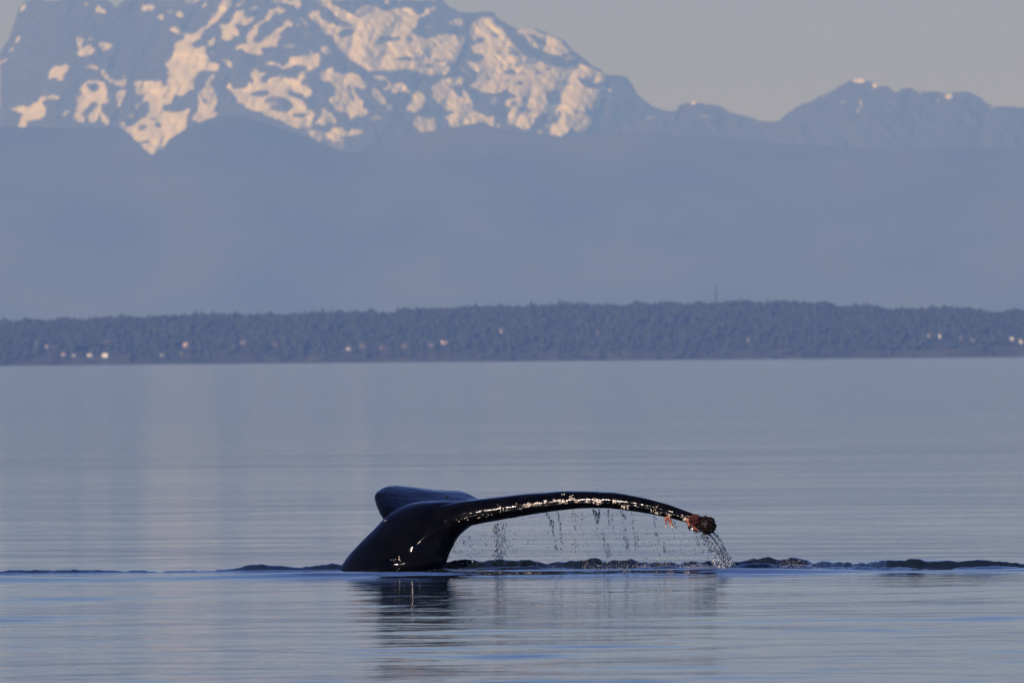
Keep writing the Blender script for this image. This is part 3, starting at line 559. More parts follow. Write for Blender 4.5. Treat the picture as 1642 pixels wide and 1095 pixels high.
HC = {'white': (0.80, 0.79, 0.76), 'cream': (0.62, 0.58, 0.46), 'pink': (0.58, 0.43, 0.38), 'grey': (0.36, 0.37, 0.38), 'tan': (0.17, 0.15, 0.09), 'mauve': (0.17, 0.145, 0.16), 'brick': (0.17, 0.09, 0.07)}
HM = {}
for k, c in HC.items():
    mm, bb = new_mat('house_wall_' + k, c, 0.8); noise_colour(mm, bb, tuple(v * 0.85 for v in c), c, 0.8); HM[k] = mm
m_roof, b_roof = new_mat('roof_shingle', (0.10, 0.09, 0.09), 0.8); noise_colour(m_roof, b_roof, (0.07, 0.065, 0.065), (0.14, 0.12, 0.11), 1.5)
m_glass, _ = new_mat('window_glass', (0.03, 0.035, 0.04), 0.08)
def box(bm_v, bm_f, x0, x1, y0, y1, z0, z1):
    n = len(bm_v)
    bm_v += [(x, y, z) for z in (z0, z1) for y in (y0, y1) for x in (x0, x1)]
    bm_f += [tuple(n + i for i in q) for q in ((0, 2, 3, 1), (4, 5, 7, 6), (0, 1, 5, 4), (2, 6, 7, 3), (0, 4, 6, 2), (1, 3, 7, 5))]
house_sites = []
def find_s(px, py):
    ss = np.linspace(0.02, 0.98, 120)
    X = np.full_like(ss, px)
    g = ground_h(X, ss)
    for s, z in zip(ss, g):
        dep = SHORE_Y + s * 800
        hz = P(px, py, dep).z
        if z >= hz - 0.0: return s, z
    return 0.9, g[-8]
for px, py, w, ck, lab in HOUSES:
    s, z = find_s(px, py + 2.6 * 1.0)
    dep = SHORE_Y + s * 800
    x = (px - 821) / F_PX * dep + (py - 577) * 0.0
    x = P(px, py, dep).x
    w *= 0.85; h = 2.8 if w < 5 else 3.8
    t = empty('house', (x, dep, z)); tag(t, lab, 'house', 'houses on the wooded far shore')
    t.rotation_euler.z = random.uniform(-0.5, 0.5)
    hw, hd = w / 2, w * 0.42
    v, f = [], []; box(v, f, -hw, hw, -hd, hd, -2.5, h)
    g0 = len(v); v += [(-hw, -hd, h), (-hw, hd, h), (-hw, 0, h + w * .22), (hw, -hd, h), (hw, hd, h), (hw, 0, h + w * .22)]
    f += [(g0, g0 + 2, g0 + 1), (g0 + 3, g0 + 4, g0 + 5)]
    mesh_obj('wall', v, f, HM[ck], t)
    e = 0.35; rz = w * .22; k = rz / hd
    v = [(-hw - e, -hd - e, h - k * e), (hw + e, -hd - e, h - k * e), (hw + e, 0, h + rz), (-hw - e, 0, h + rz), (-hw - e, hd + e, h - k * e), (hw + e, hd + e, h - k * e)]
    v += [(a, b, c + 0.18) for a, b, c in v]
    f = [(0, 1, 2, 3), (3, 2, 5, 4), (6, 9, 8, 7), (9, 10, 11, 8), (0, 6, 7, 1), (4, 5, 11, 10), (0, 3, 9, 6), (3, 4, 10, 9), (1, 7, 8, 2), (2, 8, 11, 5)]
    rf = mesh_obj('roof', v, f, m_roof, t)
    v, f = [], []; box(v, f, hw * .4, hw * .4 + .6, -.3, .3, h + rz * .5, h + rz + 0.9); mesh_obj('chimney', v, f, m_roof, rf)
    for wx in (-0.5, 0.45):
        v, f = [], []; box(v, f, wx * hw - .45, wx * hw + .45, -hd - .05, -hd + .02, 1.0, 2.2); mesh_obj('window', v, f, m_glass, t)
    house_sites.append((x, dep, w))

def build_forest():
    r = np.random.default_rng(3)
    N = 15000
    px = r.uniform(-420, 2060, N); s = r.uniform(0.0, 1.02, N) ** 0.9
    # an extra row along the crest for the skyline
    n2 = 900
    px = np.concatenate([px, r.uniform(-420, 2060, n2)]); s = np.concatenate([s, r.uniform(0.9, 1.02, n2)])
    dep = SHORE_Y + s * 800
    x = (px - 821) / F_PX * dep
    g = ground_h(px, np.clip(s, 0, 1))
    keep = np.ones(len(px), bool)
    for hx, hy, w in house_sites:
        keep &= ~((np.abs(x - hx) < w * 0.48 + 1.0) & (dep > hy - 170) & (dep < hy + 4))
    keep &= (s > 0.002)
    x, dep, g, px, s = x[keep], dep[keep], g[keep], px[keep], s[keep]
    n = len(x)
    conif = r.random(n) < 0.5
    clump = vnoise(px / 25, s * 9, 101)
    hgt = np.where(conif, r.normal(9.0, 1.5, n), r.normal(7.8, 1.0, n)) * (0.70 + 0.55 * clump)
    hgt *= 0.6 + 0.4 * np.clip(s / 0.15, 0, 1)
    hgt = np.clip(hgt, 3, 17)
    tall = r.random(n) < 0.02; hgt[tall] *= 1.25
    rad = np.where(conif, hgt * 0.22, hgt * 0.46)
    K = 6
    ang = np.arange(K) / K * 2 * math.pi
    prof_c = [(0.15, 0.9), (0.18, 1.0), (0.55, 0.55), (0.8, 0.24)]
    prof_r = [(0.12, 0.45), (0.35, 1.0), (0.65, 0.95), (0.88, 0.55)]
    V = np.zeros((n, 4 * K + 1, 3)); off = r.random((n, K)) * 0.35 + 0.8
    for i in range(4):
        zc = np.where(conif, prof_c[i][0], prof_r[i][0]); rc = np.where(conif, prof_c[i][1], prof_r[i][1])
        j = off * (1 + 0.25 * (r.random((n, K)) - .5))
        V[:, i * K:(i + 1) * K, 0] = x[:, None] + np.cos(ang) * (rad * rc)[:, None] * j
        V[:, i * K:(i + 1) * K, 1] = dep[:, None] + np.sin(ang) * (rad * rc)[:, None] * j
        V[:, i * K:(i + 1) * K, 2] = (g + zc * hgt)[:, None] + 0.35 * r.standard_normal((n, K))
    V[:, -1, 0] = x; V[:, -1, 1] = dep; V[:, -1, 2] = g + hgt
    F = []
    for i in range(3):
        for k in range(K):
            a, b = i * K + k, i * K + (k + 1) % K
            F.append((a, b, b + K)); F.append((a, b + K, a + K))
    for k in range(K): F.append((3 * K + k, 3 * K + (k + 1) % K, 4 * K))
    F = np.array(F); nf = len(F)
    allF = (F[None] + (np.arange(n) * (4 * K + 1))[:, None, None]).reshape(-1)
    me = bpy.data.meshes.new('forest')
    me.vertices.add(n * (4 * K + 1)); me.vertices.foreach_set('co', V.reshape(-1).astype(np.float32))
    me.loops.add(len(allF)); me.loops.foreach_set('vertex_index', allF.astype(np.int32))
    me.polygons.add(n * nf)
    me.polygons.foreach_set('loop_start', (np.arange(n * nf) * 3).astype(np.int32)); me.polygons.foreach_set('loop_total', np.full(n * nf, 3, np.int32))
    me.update(calc_edges=True)
    c = np.clip(np.where(conif, 0.15, 0.6) + 0.2 * r.standard_normal(n) + 0.3 * (clump - .5), 0, 1)
    at = me.attributes.new('leaf', 'FLOAT', 'POINT'); at.data.foreach_set('value', np.repeat(c, 4 * K + 1).astype(np.float32))
    me.materials.append(m_tree)
    o = bpy.data.objects.new('forest', me); C.objects.link(o)
    tag(o, 'dark mixed conifer woods covering the low far shore', 'forest', kind='stuff')
build_forest()

# radio mast
def tube(v, f, pts, rads, k=8, cap=True):
    """append a tube through pts with the given radii"""
    n0 = len(v)
    pts = [Vector(p) for p in pts]
    up = Vector((0.3, 0.9, 0.2)).normalized()
    for i, p in enumerate(pts):
        t = (pts[min(i + 1, len(pts) - 1)] - pts[max(i - 1, 0)]).normalized()
        a = t.cross(up)
        if a.length < 1e-3: a = t.cross(Vector((1, 0, 0)))
        a.normalize(); b = t.cross(a)
        for j in range(k):
            th = 2 * math.pi * j / k
            v.append(tuple(p + (a * math.cos(th) + b * math.sin(th)) * rads[i]))
    for i in range(len(pts) - 1):
        for j in range(k):
            a, b = n0 + i * k + j, n0 + i * k + (j + 1) % k
            f.append((a, b, b + k, a + k))
    if cap:
        f.append(tuple(n0 + j for j in range(k))[::-1]); f.append(tuple(n0 + (len(pts) - 1) * k + j for j in range(k)))
m_steel, _ = new_mat('mast_steel', (0.10, 0.09, 0.09), 0.6)
base = P(1148, 497, SHORE_Y + 830)
topz = P(1148, 456, SHORE_Y + 830).z
mast = empty('radio_mast', base); tag(mast, 'thin lattice radio mast standing above the treetops of the far shore', 'mast')
mh = topz - base.z
def leg_at(i, z):
    w = 1.5 - 1.0 * z / mh
    a = i * 2 * math.pi / 3 + 0.4
    return Vector((math.cos(a) * w, math.sin(a) * w, z))
for i in range(3):
    v, f = [], []; tube(v, f, [leg_at(i, 0), leg_at(i, mh * .93)], [0.28, 0.2], 6); mesh_obj('leg', v, f, m_steel, mast)
v, f = [], []
nb = 8
for j in range(nb):
    z0, z1 = mh * .93 * j / nb, mh * .93 * (j + 1) / nb
    for i in range(3):
        tube(v, f, [leg_at(i, z0), leg_at((i + 1) % 3, z1)], [0.13, 0.13], 5)
        tube(v, f, [leg_at(i, z1), leg_at((i + 1) % 3, z1)], [0.13, 0.13], 5)
mesh_obj('brace', v, f, m_steel, mast)
v, f = [], []; tube(v, f, [(0, 0, mh * .9), (0, 0, mh)], [0.2, 0.12], 6); mesh_obj('antenna', v, f, m_steel, mast)

# ------------------------------------------------------------------ whale tail
PM = 100.0 / F_PX
def airfoil(L, T, th, n=28, edge=0.013, sharp=0.10):
    """closed loop round a blade section; L, T are (px, py, depth); th is half thickness in pixels"""
    pts = []
    for k in range(n):
        u = k / n * 2 * math.pi
        s = 0.5 - 0.5 * math.cos(u)               # 0 at the leading edge, 1 at the trailing edge
        side = 1 if math.sin(u) >= 0 else -1
        if s < 0.16: h = math.sqrt(max(0, 1 - ((0.16 - s) / 0.16) ** 2))
        else: h = 1 - (s - 0.16) / 0.84 * (1 - sharp)
        if s > 0.96: h *= max(0.0, 1 - (s - 0.96) / 0.04) ** 0.5
        hh = max(th * h, 0 if (s < 0.01 or s > 0.99) else edge / PM)
        px = L[0] + (T[0] - L[0]) * s; py = L[1] + (T[1] - L[1]) * s; d = L[2] + (T[2] - L[2]) * s
        pts.append(P(px, py - side * hh, d))
    return pts
def loft(loops):
    v = []; f = []
    n = len(loops[0])
    for l in loops: v += [tuple(p) for p in l]
    for i in range(len(loops) - 1):
        for j in range(n):
            a, b = i * n + j, i * n + (j + 1) % n
            f.append((a, b, b + n, a + n))
    for i, rev in ((0, False), (len(loops) - 1, True)):
        c = Vector((0, 0, 0))
        for p in loops[i]: c += Vector(p)
        v.append(tuple(c / n)); ci = len(v) - 1
        for j in range(n):
            a, b = i * n + j, i * n + (j + 1) % n
            f.append((b, a, ci) if not rev else (a, b, ci))
    return v, f
def smooth_stations(st, sub=5):
    a = np.array(st, float); n = len(a)
    out = []
    for i in range(n - 1):
        p0, p1, p2, p3 = a[max(i - 1, 0)], a[i], a[i + 1], a[min(i + 2, n - 1)]
        for k in range(sub):
            t = k / sub
            out.append(0.5 * ((2 * p1) + (-p0 + p2) * t + (2 * p0 - 5 * p1 + 4 * p2 - p3) * t * t + (-p0 + 3 * p1 - 3 * p2 + p3) * t ** 3))
    out.append(a[-1])
    return out
# stations: leading edge x, y, depth, trailing edge x, y, depth, half thickness
NEAR = [(668, 846, 99.92, 715, 812, 100.5, 20), (700, 838, 99.78, 738, 807, 100.62, 23), (735, 829, 99.68, 775, 802.5, 100.65, 22), (770, 822.5, 99.62, 812, 798, 100.6, 20), (810, 816.5, 99.56, 855, 793, 100.45, 18.5),
        (860, 809.5, 99.48, 905, 789.5, 100.3, 16.5), (910, 804.5, 99.40, 950, 789, 100.1, 14.8), (960, 803.3, 99.32, 995, 792.5, 99.9, 13.6),
        (1010, 808, 99.24, 1040, 802.5, 99.7, 12.6), (1060, 818, 99.16, 1083, 814.5, 99.5, 11), (1100, 829, 99.10, 1112, 826, 99.3, 9.4), (1122, 836.5, 99.06, 1128, 834, 99.16, 7.5), (1132, 841, 99.05, 1134, 839, 99.1, 4)]
FAR = [(668, 858, 100.0, 768, 810, 100.7, 20), (636, 848, 100.12, 774, 805, 100.85, 17), (614, 831, 100.3, 772, 802, 101.0, 13), (604, 812, 100.55, 762, 797, 101.2, 12),
       (600, 796, 100.8, 748, 790.5, 101.4, 10.5), (613, 785.5, 101.05, 730, 787.5, 101.62, 7.5), (640, 784, 101.35, 716, 792.5, 101.85, 5),
       (668, 791, 101.65, 710, 799, 102.05, 4.5), (692, 802, 101.95, 708, 808, 102.2, 4), (702, 812, 102.15, 708, 815, 102.3, 3)]
# tail stock: y, left x, right x, centre depth, half depth (m)
STOCK = [(1120, 360, 560, 100.9, .62), (1010, 455, 630, 100.5, .50), (960, 505, 668, 100.3, .43), (912, 543, 709, 100.03, .355), (890, 559, 720, 100.03, .33), (870, 577, 730, 100.03, .305), (855, 592, 740, 100.03, .287),
         (842, 605, 758, 100.03, .27), (830, 616, 776, 100.05, .262), (820, 628, 788, 100.07, .25), (812, 643, 792, 100.09, .235), (806, 662, 790, 100.11, .21), (802.5, 690, 780, 100.14, .17)]
bm = bmesh.new()
def add_loft(loops):
    v, f = loft(loops)
    bv = [bm.verts.new(p) for p in v]
    for q in f: bm.faces.new([bv[i] for i in q])
add_loft([airfoil(s[0:3], s[3:6], s[6]) for s in smooth_stations(NEAR)])
add_loft([airfoil(s[0:3], s[3:6], s[6], edge=0.011) for s in smooth_stations(FAR)])
loops = []
for y, xl, xr, d, hd in smooth_stations(STOCK):
    lp = []
    for k in range(32):
        u = k / 32 * 2 * math.pi
        cx, hw = (xl + xr) / 2, (xr - xl) / 2
        # a slight keel along both edges of the tail stock
        c, s_ = math.cos(u), math.sin(u)
        lp.append(P(cx + hw * c, y, d - 0.40 * c * hw * PM + hd * math.copysign(abs(s_) ** 1.25, s_)))
    loops.append(lp)
add_loft(loops)
bmesh.ops.recalc_face_normals(bm, faces=bm.faces)
tmp = bpy.data.meshes.new('tail_source'); bm.to_mesh(tmp); bm.free()
WB = Vector((P(640, 912, 100).x, 100.0, 0))
for vt in tmp.vertices: vt.co -= WB
src = bpy.data.objects.new('tail_source', tmp); C.objects.link(src)
rm = src.modifiers.new('r', 'REMESH'); rm.mode = 'VOXEL'; rm.voxel_size = 0.0092; rm.use_smooth_shade = True
sm = src.modifiers.new('s', 'SMOOTH'); sm.iterations = 14; sm.factor = 0.5
dg = bpy.context.evaluated_depsgraph_get(); dg.update()
body_me = bpy.data.meshes.new_from_object(src.evaluated_get(dg)); body_me.name = 'body'
bpy.data.objects.remove(src)
bpy.data.meshes.remove(tmp)
# ripples of the trailing edge and low lumps of the skin
co = np.empty(len(body_me.vertices) * 3, np.float32); body_me.vertices.foreach_get('co', co); co = co.reshape(-1, 3)
no = np.empty(len(body_me.vertices) * 3, np.float32); body_me.vertices.foreach_get('normal', no); no = no.reshape(-1, 3)
lump = 0.004 * fbm(co[:, 0] / .16 + co[:, 2] / .21, co[:, 1] / .2 + co[:, 2] / .13, 3, 141) + 0.0007 * fbm(co[:, 0] / .04, co[:, 2] / .04 + co[:, 1] / .05, 2, 147)
wc = co + np.array(WB); vpx = 821 + wc[:, 0] / wc[:, 1] * F_PX; vpy = 576.5 + (821 - vpx) * 0.00853 + (CAM_H - wc[:, 2]) / wc[:, 1] * F_PX
front = np.clip(-no[:, 1] * 2 - .4, 0, 1)
for cx, cy, ang, la, lw, h in ((686, 856, -0.72, 22, 7.0, 0.026), (657, 875, -0.3, 7, 6, 0.007), (672, 868, -0.8, 9, 4, 0.003)):  # bulges added to the skin so the sun glints there
    u = (vpx - cx) * math.cos(ang) + (vpy - cy) * math.sin(ang); w_ = -(vpx - cx) * math.sin(ang) + (vpy - cy) * math.cos(ang)
    lump += front * h * np.exp(-(u / la) ** 2 - (w_ / lw) ** 2)
co += no * lump[:, None]
body_me.vertices.foreach_set('co', co.reshape(-1)); body_me.update()
body_me.polygons.foreach_set('use_smooth', [True] * len(body_me.polygons))
body_me.materials.clear(); body_me.materials.append(m_skin)
whale = empty('whale', WB); tag(whale, 'black wet humpback whale tail arching out of the calm sea, water pouring off its fluke', 'whale')
body = bpy.data.objects.new('body', body_me); C.objects.link(body); body.parent = whale
bvh = BVHTree.FromPolygons([v.co.copy() for v in body_me.vertices], [tuple(p.vertices) for p in body_me.polygons])
def on_skin(px, py):
    """point and normal on the camera side of the skin, in the whale's own frame"""
    a = P(px, py, 95) - WB; b = P(px, py, 104) - WB
    h = bvh.ray_cast(a, (b - a).normalized())
    return (h[0], h[1]) if h[0] is not None else (None, None)

def barnacle_geo(v, f, p, n, r, h):
    n = n.normalized(); a = n.orthogonal().normalized(); b = n.cross(a)
    k = 8; n0 = len(v)
    ph = random.uniform(0, 6)
    rings = ((1.0, -0.3 * h), (0.8, 0.5 * h), (0.5, h), (0.3, h * 0.95), (0.22, h * .5))
    jit = [random.uniform(.8, 1.2) for _ in range(k)]
    for rr, hh in rings:
        for j in range(k):
            t = 2 * math.pi * j / k + ph
            v.append(tuple(p + (a * math.cos(t) + b * math.sin(t)) * r * rr * jit[j] + n * hh))
    for i in range(4):
        for j in range(k):
            q, w = n0 + i * k + j, n0 + i * k + (j + 1) % k
            f.append((q, w, w + k, q + k))
    f.append(tuple(n0 + 4 * k + j for j in range(k)))
def barnacle_patch(cx, cy, sx, sy, n, rpx=(1.2, 2.4), mat=m_barn, label=None, slope=0.0, ring=False):
    v, f = [], []
    single = n <= 4
    for i in range(n):
        if ring:
            a = i / n * 2 * math.pi; x = cx + sx * math.cos(a); y = cy + sy * math.sin(a)
        else:
            gx, gy = random.gauss(0, .5), random.gauss(0, .5)
            x = cx + gx * sx; y = cy + gy * sy + gx * sx * slope
        p, nn = on_skin(x, y)
        if p is None: continue
        r = random.uniform(*rpx) * PM * 0.86
        barnacle_geo(v, f, p, nn, r, r * random.uniform(.35, .7))
        if single: mesh_obj('barnacle', v, f, mat, whale); v, f = [], []
    if v:
        o = mesh_obj('barnacle_patch', v, f, mat, whale, smooth=False)
        o['kind'] = 'stuff'
        if label: o['label'] = label
for args in [(737, 836, 2, 1.2, 2, (.8, 1.3)), (750, 834, 2, 1.2, 2, (.8, 1.3)), (766, 830, 4, 1.5, 4, (.8, 1.5)), (803, 815, 8, 6, 12, (.8, 1.4)), (827, 807, 4, 3, 5, (.7, 1.2)),
             (842, 810, 7, 3, 16, (1.2, 2.4)), (848, 809, 13, 2.5, 22, (1.1, 2.2)), (862, 807.5, 6, 2.5, 12, (1.1, 2.1)), (874, 803, 4, 1.5, 5, (1, 1.8)), (893, 802, 10, 1.5, 11, (.9, 1.7)),
             (905, 804, 8, 3, 16, (1.1, 2.2)), (917, 798, 6, 4, 12, (.9, 1.7)), (926, 802.5, 6, 2.5, 10, (1, 2)), (901, 792.5, 4, 1, 4, (.8, 1.3)), (941, 803, 5, 3, 9, (.9, 1.8)),
             (956, 802, 6, 4, 14, (1.1, 2.3)), (960, 806, 7, 4, 14, (1.1, 2.3)), (985, 802.5, 5, 4, 11, (.9, 1.8)), (993, 804, 6, 2, 6, (.7, 1.3)), (1000, 812, 6, 3.5, 13, (1.1, 2.1)), (1004, 804, 5, 2, 4, (.6, 1.1)),
             (1020, 810, 3, 1.5, 4, (.8, 1.3)), (1047, 818, 4, 2.5, 6, (.9, 1.6)), (1054, 822, 4, 2, 6, (.9, 1.5)), (1052, 813, 3, 2, 3, (.8, 1.3)), (1059, 822, 2, 1.5, 3, (.7, 1.2)), (1072, 826, 4, 3, 8, (1.1, 2.1)),
             (1093, 826, 3, 2.5, 5, (1, 1.7)), (1099, 831, 5, 3, 9, (1.1, 2.1)), (636, 897, 9, 3.5, 9, (.8, 1.6)), (616, 834, 4, 1.5, 4, (.8, 1.3)), (783, 826, 8, 2, 4, (.6, 1.0))]:
    barnacle_patch(*args)
# dark knobs on the top edge and on the far fluke
for cx, cy, r in ((962, 791, 2.2), (717, 797, 4.0), (1120, 826, 3.5)):
    barnacle_patch(cx, cy, r * .6, r * .4, 6, (1.4, 2.4), m_brown, 'dark brown knob on the skin')

# red brown goose barnacles
def curved_stalk(p, d, length, r0, r1, bend):
    pts = []; rr = []
    q = Vector(p); d = Vector(d).normalized()
    for i in range(7):
        t = i / 6
        pts.append(q.copy()); rr.append((r0 * (1 - t) + r1 * t) * (1 + 0.25 * math.sin(t * 9 + p[0] * 40)))
        q += d * length / 6; d = (d + Vector(bend) * 0.16).normalized()
    return pts, rr
def goose(px, py, n, lmin, lmax, dirx, spread=5):
    for i in range(n):
        p, nn = on_skin(px + random.uniform(-spread, spread), py + random.uniform(-3, 3))
        if p is None: continue
        d = Vector((dirx + random.uniform(-.35, .35), -0.35, -1.0))
        pts, rr = curved_stalk(p, d, random.uniform(lmin, lmax) * PM, 2.1 * PM, 1.3 * PM, (random.uniform(-1, 1), random.uniform(-.5, .5), -.6))
        v, f = [], []; tube(v, f, pts, rr, 7)
        st = mesh_obj('goose_barnacle', v, f, m_stalk, whale, smooth=True)
        # shell plates at the end of the stalk
        v, f = [], []
        e = pts[-1]; dd = (pts[-1] - pts[-2]).normalized()
        tube(v, f, [e - dd * .004, e + dd * .006, e + dd * .014, e + dd * .02], [.004, .009, .007, .002], 6)
        mesh_obj('shell', v, f, m_brown if random.random() < .6 else m_barn, st)
goose(1070, 829, 6, 10, 19, 0.35, 3.5)
goose(1105, 833, 6, 9, 15, 0.25, 5)
goose(1113, 836, 7, 9, 17, 0.2, 6)
goose(1120, 838, 6, 8, 15, 0.1, 5)

# shaggy brown growth capping the fluke tip
def growth(cx, cy, depth, rx, ry, n, label, mat=None):
    mat = mat or m_brown
    c = P(cx, cy, depth) - WB
    v, f = [], []
    b2 = bmesh.new(); bmesh.ops.create_icosphere(b2, subdivisions=4, radius=1.0)
    for q in b2.verts:
        d = q.co.normalized()
        k = 1 + 0.16 * float(fbm(np.array([d.x * 3 + 5]), np.array([d.z * 3 + d.y * 2]), 3, 161)[0]) + 0.07 * float(fbm(np.array([d.x * 9 + 5]), np.array([d.z * 9 + d.y * 7]), 2, 171)[0])
        q.co = Vector((d.x * rx, d.y * rx * .9, d.z * ry)) * PM * k * .88
    me = bpy.data.meshes.new('barnacle_cluster'); b2.to_mesh(me)
    me.polygons.foreach_set('use_smooth', [True] * len(me.polygons)); me.materials.append(mat)
    o = bpy.data.objects.new('barnacle_cluster', me); C.objects.link(o); o.parent = whale; o.location = c
    o['label'] = label
    for i in range(n):
        z = random.uniform(-1, 1); a = random.uniform(0, 6.28); s = math.sqrt(1 - z * z)
        d = Vector((s * math.cos(a), s * math.sin(a), z))
        p = Vector((d.x * rx, d.y * rx * .9, d.z * ry)) * PM * .84
        r = random.uniform(0.9, 1.9) * PM
        tube(v, f, [p, p + d * r * 1.0, p + d * r * 1.7, p + d * r * 2.0], [r, r, r * .7, r * .2], 6)
    tag(mesh_obj('knob', v, f, mat, o, smooth=True), kind='stuff')
    b2.free()
growth(1133, 842, 99.05, 16, 15, 150, 'round dark brown shaggy cluster on the fluke tip')
m_rust, b_rust = new_mat('rust_growth', (0.05, 0.014, 0.01), 0.45, IOR=1.3)
noise_colour(m_rust, b_rust, (0.008, 0.004, 0.004), (0.11, 0.026, 0.014), 55.0)
growth(1115, 833, 99.03, 11, 9, 70, 'reddish brown growth behind the tip', m_rust)

# ------------------------------------------------------------------ falling water
def icos(level=1):
    b = bmesh.new(); bmesh.ops.create_icosphere(b, subdivisions=level, radius=1.0)
    v = np.array([q.co[:] for q in b.verts]); f = np.array([[q.index for q in p.verts] for p in b.faces]); b.free()
    return v, f
IV, IF = icos(2)
def drops_mesh(name, items, mat, label, cat, verts=IV, faces=IF):
    """items: (position, radius, stretch, lean) -> one mesh of drops"""
    V = []; F = []
    for i, (p, r, st, ln) in enumerate(items):
        q = verts * r
        q = q * (1 + 0.18 * np.sin(verts[:, [1, 2, 0]] * 5 + i))
        q[:, 2] *= st; q[:, 0] += q[:, 2] * ln
        V.append(q + np.array(p)); F.append(faces + i * len(verts))
    V = np.concatenate(V); F = np.concatenate(F)
    o = mesh_obj(name, V, [tuple(int(k) for k in t) for t in F], mat, smooth=True)
    return tag(o, label, cat, kind='stuff')
NU = [(720, 862), (735, 858), (750, 849), (770, 843), (800, 837), (840, 829), (870, 823.5), (900, 819.5), (940, 816), (980, 817), (1020, 820.5), (1060, 828), (1080, 833), (1110, 842), (1128, 855), (1160, 890)]
LD = [(720, 99.85), (770, 99.75), (860, 99.6), (960, 99.44), (1060, 99.26), (1130, 99.08)]
r = random.Random(21)
clear, dark, spark = [], [], []
def put(px, py, rad, st, ln=0.0, kind='dark', dd=0.25):
    d = float(interp(LD, px)) + r.uniform(-dd * .4, dd)
    p = P(px, py, d)
    if p.z < 0.012: return
    (dark if kind == 'dark' else clear if kind == 'clear' else spark).append((tuple(p), rad * PM, st, ln))
# strands: x at the top, x at the bottom, start, end, number, spread, size
for xt, xb, y0, y1, n, sp, sz in [(796, 799, 0, 60, 95, 7, 1.1), (806, 806, 0, 55, 60, 8, 1.0), (818, 824, 0, 55, 22, 7, .8), (800, 800, 30, 62, 45, 12, 1.0), (772, 781, 0, 40, 10, 5, .8), (740, 755, 0, 30, 16, 12, .8),
        (877, 884, 0, 22, 16, 2.5, 1.0), (885, 888, 12, 38, 30, 2.0, 1.1), (888, 892, 36, 62, 16, 3.5, 1.0), (895, 899, 0, 30, 26, 2.0, 1.05), (899, 902, 28, 62, 22, 3.0, 1.0), (920, 924, 0, 34, 22, 4, .9), (918, 921, 30, 60, 9, 5, .9), (935, 933, 8, 30, 10, 4, .8),
        (952, 958, 0, 22, 30, 2.5, 1.3), (961, 959, 0, 20, 26, 1.6, 1.3), (957, 956, 18, 48, 14, 2.5, 1.0), (966, 971, 30, 76, 26, 3.5, 1.0), (975, 977, 0, 26, 20, 2.2, 1.1), (974, 977, 50, 78, 26, 4.5, 1.15), (982, 984, 5, 40, 9, 2, .9),
        (996, 1003, 0, 14, 14, 2.5, 1.1), (1000, 1006, 14, 60, 22, 4, 1.1), (1004, 1007, 42, 62, 20, 3, 1.2), (1013, 1019, 0, 60, 26, 1.8, 1.0), (1022, 1022, 34, 58, 10, 2, 1.0),
        (1048, 1051, 0, 20, 12, 2.4, 1.1), (1051, 1056, 18, 44, 18, 3.4, 1.15), (1064, 1066, 38, 56, 12, 2.2, 1.0), (1082, 1084, 0, 22, 8, 4, .8), (1115, 1121, 4, 30, 26, 6, .9)]:
    for i in range(int(n * 1.9)):
        t = r.random(); x = xt + (xb - xt) * t + r.gauss(0, sp * .5)
        y = float(interp(NU, x)) + y0 + (y1 - y0) * t
        put(x, y, r.uniform(.28, .78) * sz, r.choice([1.0, 1.4, 2.2, 3.4]), r.uniform(-.3, .4), 'dark' if r.random() < .42 else 'clear')
for i in range(900):
    x = r.uniform(730, 1150); y0 = float(interp(NU, x)); y = y0 + r.random() ** .8 * (905 - y0)
    put(x, y, r.uniform(.28, .7), r.uniform(.9, 1.5), 0, 'dark' if r.random() < .5 else 'clear', .5)
for i in range(60):           # bright spray beside the tail stock
    x = 716 + r.random() ** 1.6 * 45; y = r.uniform(868, 900)
    if x < 712 + (905 - y) * .5: x += 10
    put(x, y, r.uniform(.5, 1.1), 1.0, 0, 'spark', .3)
for x, y in ((1078, 849), (1104, 886), (1106, 894), (1146, 890), (1176, 888), (1079, 894), (1055, 896), (960, 893), (1120, 880), (1132, 888)):
    put(x, y, 1.1, 1.0, 0, 'spark', .1)
# water pouring from the tip: two bending ribbons of drops
RIB = [[(1127, 856), (1135, 863), (1142, 872), (1149, 883), (1155, 893), (1160, 903), (1163, 911)], [(1143, 853), (1150, 860), (1156, 869), (1161, 880), (1165, 891), (1168, 902), (1170, 911)], [(1137, 856), (1146, 866), (1153, 877), (1158, 888), (1163, 899), (1166, 910)]]
def along(pts, t):
    k = t * (len(pts) - 1); i = min(int(k), len(pts) - 2); u = k - i
    return pts[i][0] * (1 - u) + pts[i + 1][0] * u, pts[i][1] * (1 - u) + pts[i + 1][1] * u
for ri, rb in enumerate(RIB):
    for i in range((190, 260, 240)[ri]):
        t = r.random(); x, y = along(rb, t)
        sp = 1.2 + 3.2 * t
        k = r.random()
        put(x + r.gauss(0, sp * .55), y, r.uniform(.3, .85), r.uniform(1, 3.2), .5 * (1 - t), 'dark' if k < .25 else 'clear' if k < .72 else 'spark', .12)
for i in range(120):          # older second stream to the left, mostly broken up
    t = r.random(); x, y = along([(1122, 858), (1130, 866), (1138, 877), (1143, 886)], t)
    put(x + r.gauss(0, 2 + 1.5 * t), y, r.uniform(.4, .9), 1.3, .3, 'clear' if r.random() < .6 else 'dark', .12)
for i in range(230):          # splash crown where it lands
    a = r.random(); x = 1144 + 30 * a + r.gauss(0, 2); y = 912 - abs(r.gauss(0, 8)) - 7 * abs(2 * a - 1)
    k = r.random(); put(x, y, r.uniform(.5, 1.3), r.uniform(.8, 1.6), r.uniform(-.4, .4), 'spark' if k < .38 else 'clear' if k < .75 else 'dark', .35)
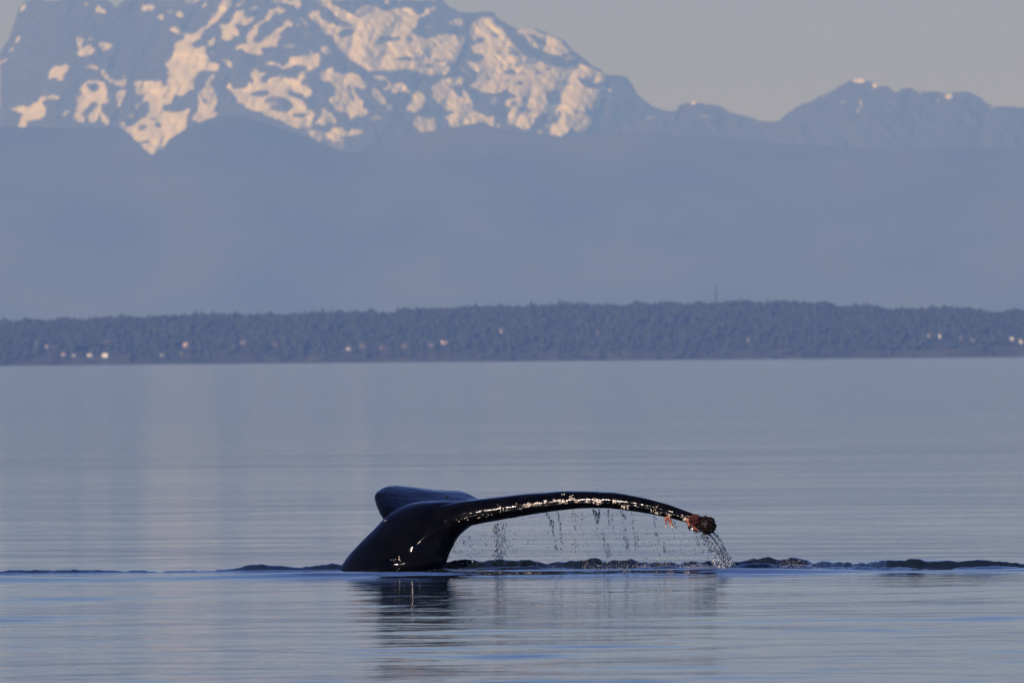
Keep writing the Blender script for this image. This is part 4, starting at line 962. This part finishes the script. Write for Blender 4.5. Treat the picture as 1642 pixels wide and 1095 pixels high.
m_spark, b_spark = new_mat('water_spray', (0.75, 0.77, 0.80), 0.12)
b_spark.inputs['Transmission Weight'].default_value = 0.4
for c, nm, mt, lb in ((dark, 'dripping_water', m_dropd, 'strands of dark drops falling from the underside of the arched fluke'), (clear, 'dripping_water', m_drop, 'clear drops among the strands under the fluke and in the pouring stream'), (spark, 'water_spray', m_spark, 'bright white spray by the tail stock and in the splash below the tip')):
    drops_mesh(nm, c, mt, lb, 'water drops')
# thin running sheets inside the pouring stream
v, f = [], []
for ri, rb in enumerate(RIB):
    for k in range(3):
        pts = []; rr = []
        o1, o2 = r.uniform(-2, 2), r.uniform(-3, 3)
        for i in range(16):
            t = i / 15 * (.75 if ri else .55); x, y = along(rb, t)
            x += o1 + (o2 - o1) * t + .9 * math.sin(i * 1.7 + k)
            pts.append(P(x, y, 99.08 + .03 * k)); rr.append((.9 + .5 * math.sin(i * 2.3 + k * 2)) * PM * .8)
        tube(v, f, pts, rr, 6)
st = mesh_obj('water_stream', v, f, m_drop, smooth=True)
tag(st, 'thin stream of seawater pouring from the drooping fluke tip into the sea', 'water stream')

# foam flecks on the churned water
foam = []
for i in range(90):
    X = (r.uniform(548, 752) - 821) / F_PX * 99.6; y = 99.62 + r.gauss(0, .06); z, n = water_z(X, y)
    foam.append(((X, y, z + .001), r.uniform(.25, .6) * PM, .5, 0))
for i in range(2300):
    k = r.random()
    if k < .62: x = r.uniform(930, 1150) if r.random() < .8 else r.uniform(730, 930)
    elif k < .80: x = r.gauss(1268, 14)
    elif k < .88: x = r.gauss(1203, 6)
    elif k < .94: x = r.gauss(1120, 12)
    else: x = r.uniform(1180, 1320)
    y = 100.1 + r.gauss(-0.12, .14)
    X = (x - 821) / F_PX * y
    z, n = water_z(X, y)
    if x < 930 and r.random() < .4: continue
    foam.append(((X, y, z + .001), r.uniform(.22, .85 if x > 930 else .6) * PM, .5, 0))
IV1, IF1 = icos(1)
drops_mesh('foam', foam, m_foam, 'pale foam and bubbles on the churned dark water under the fluke', 'foam', IV1, IF1)
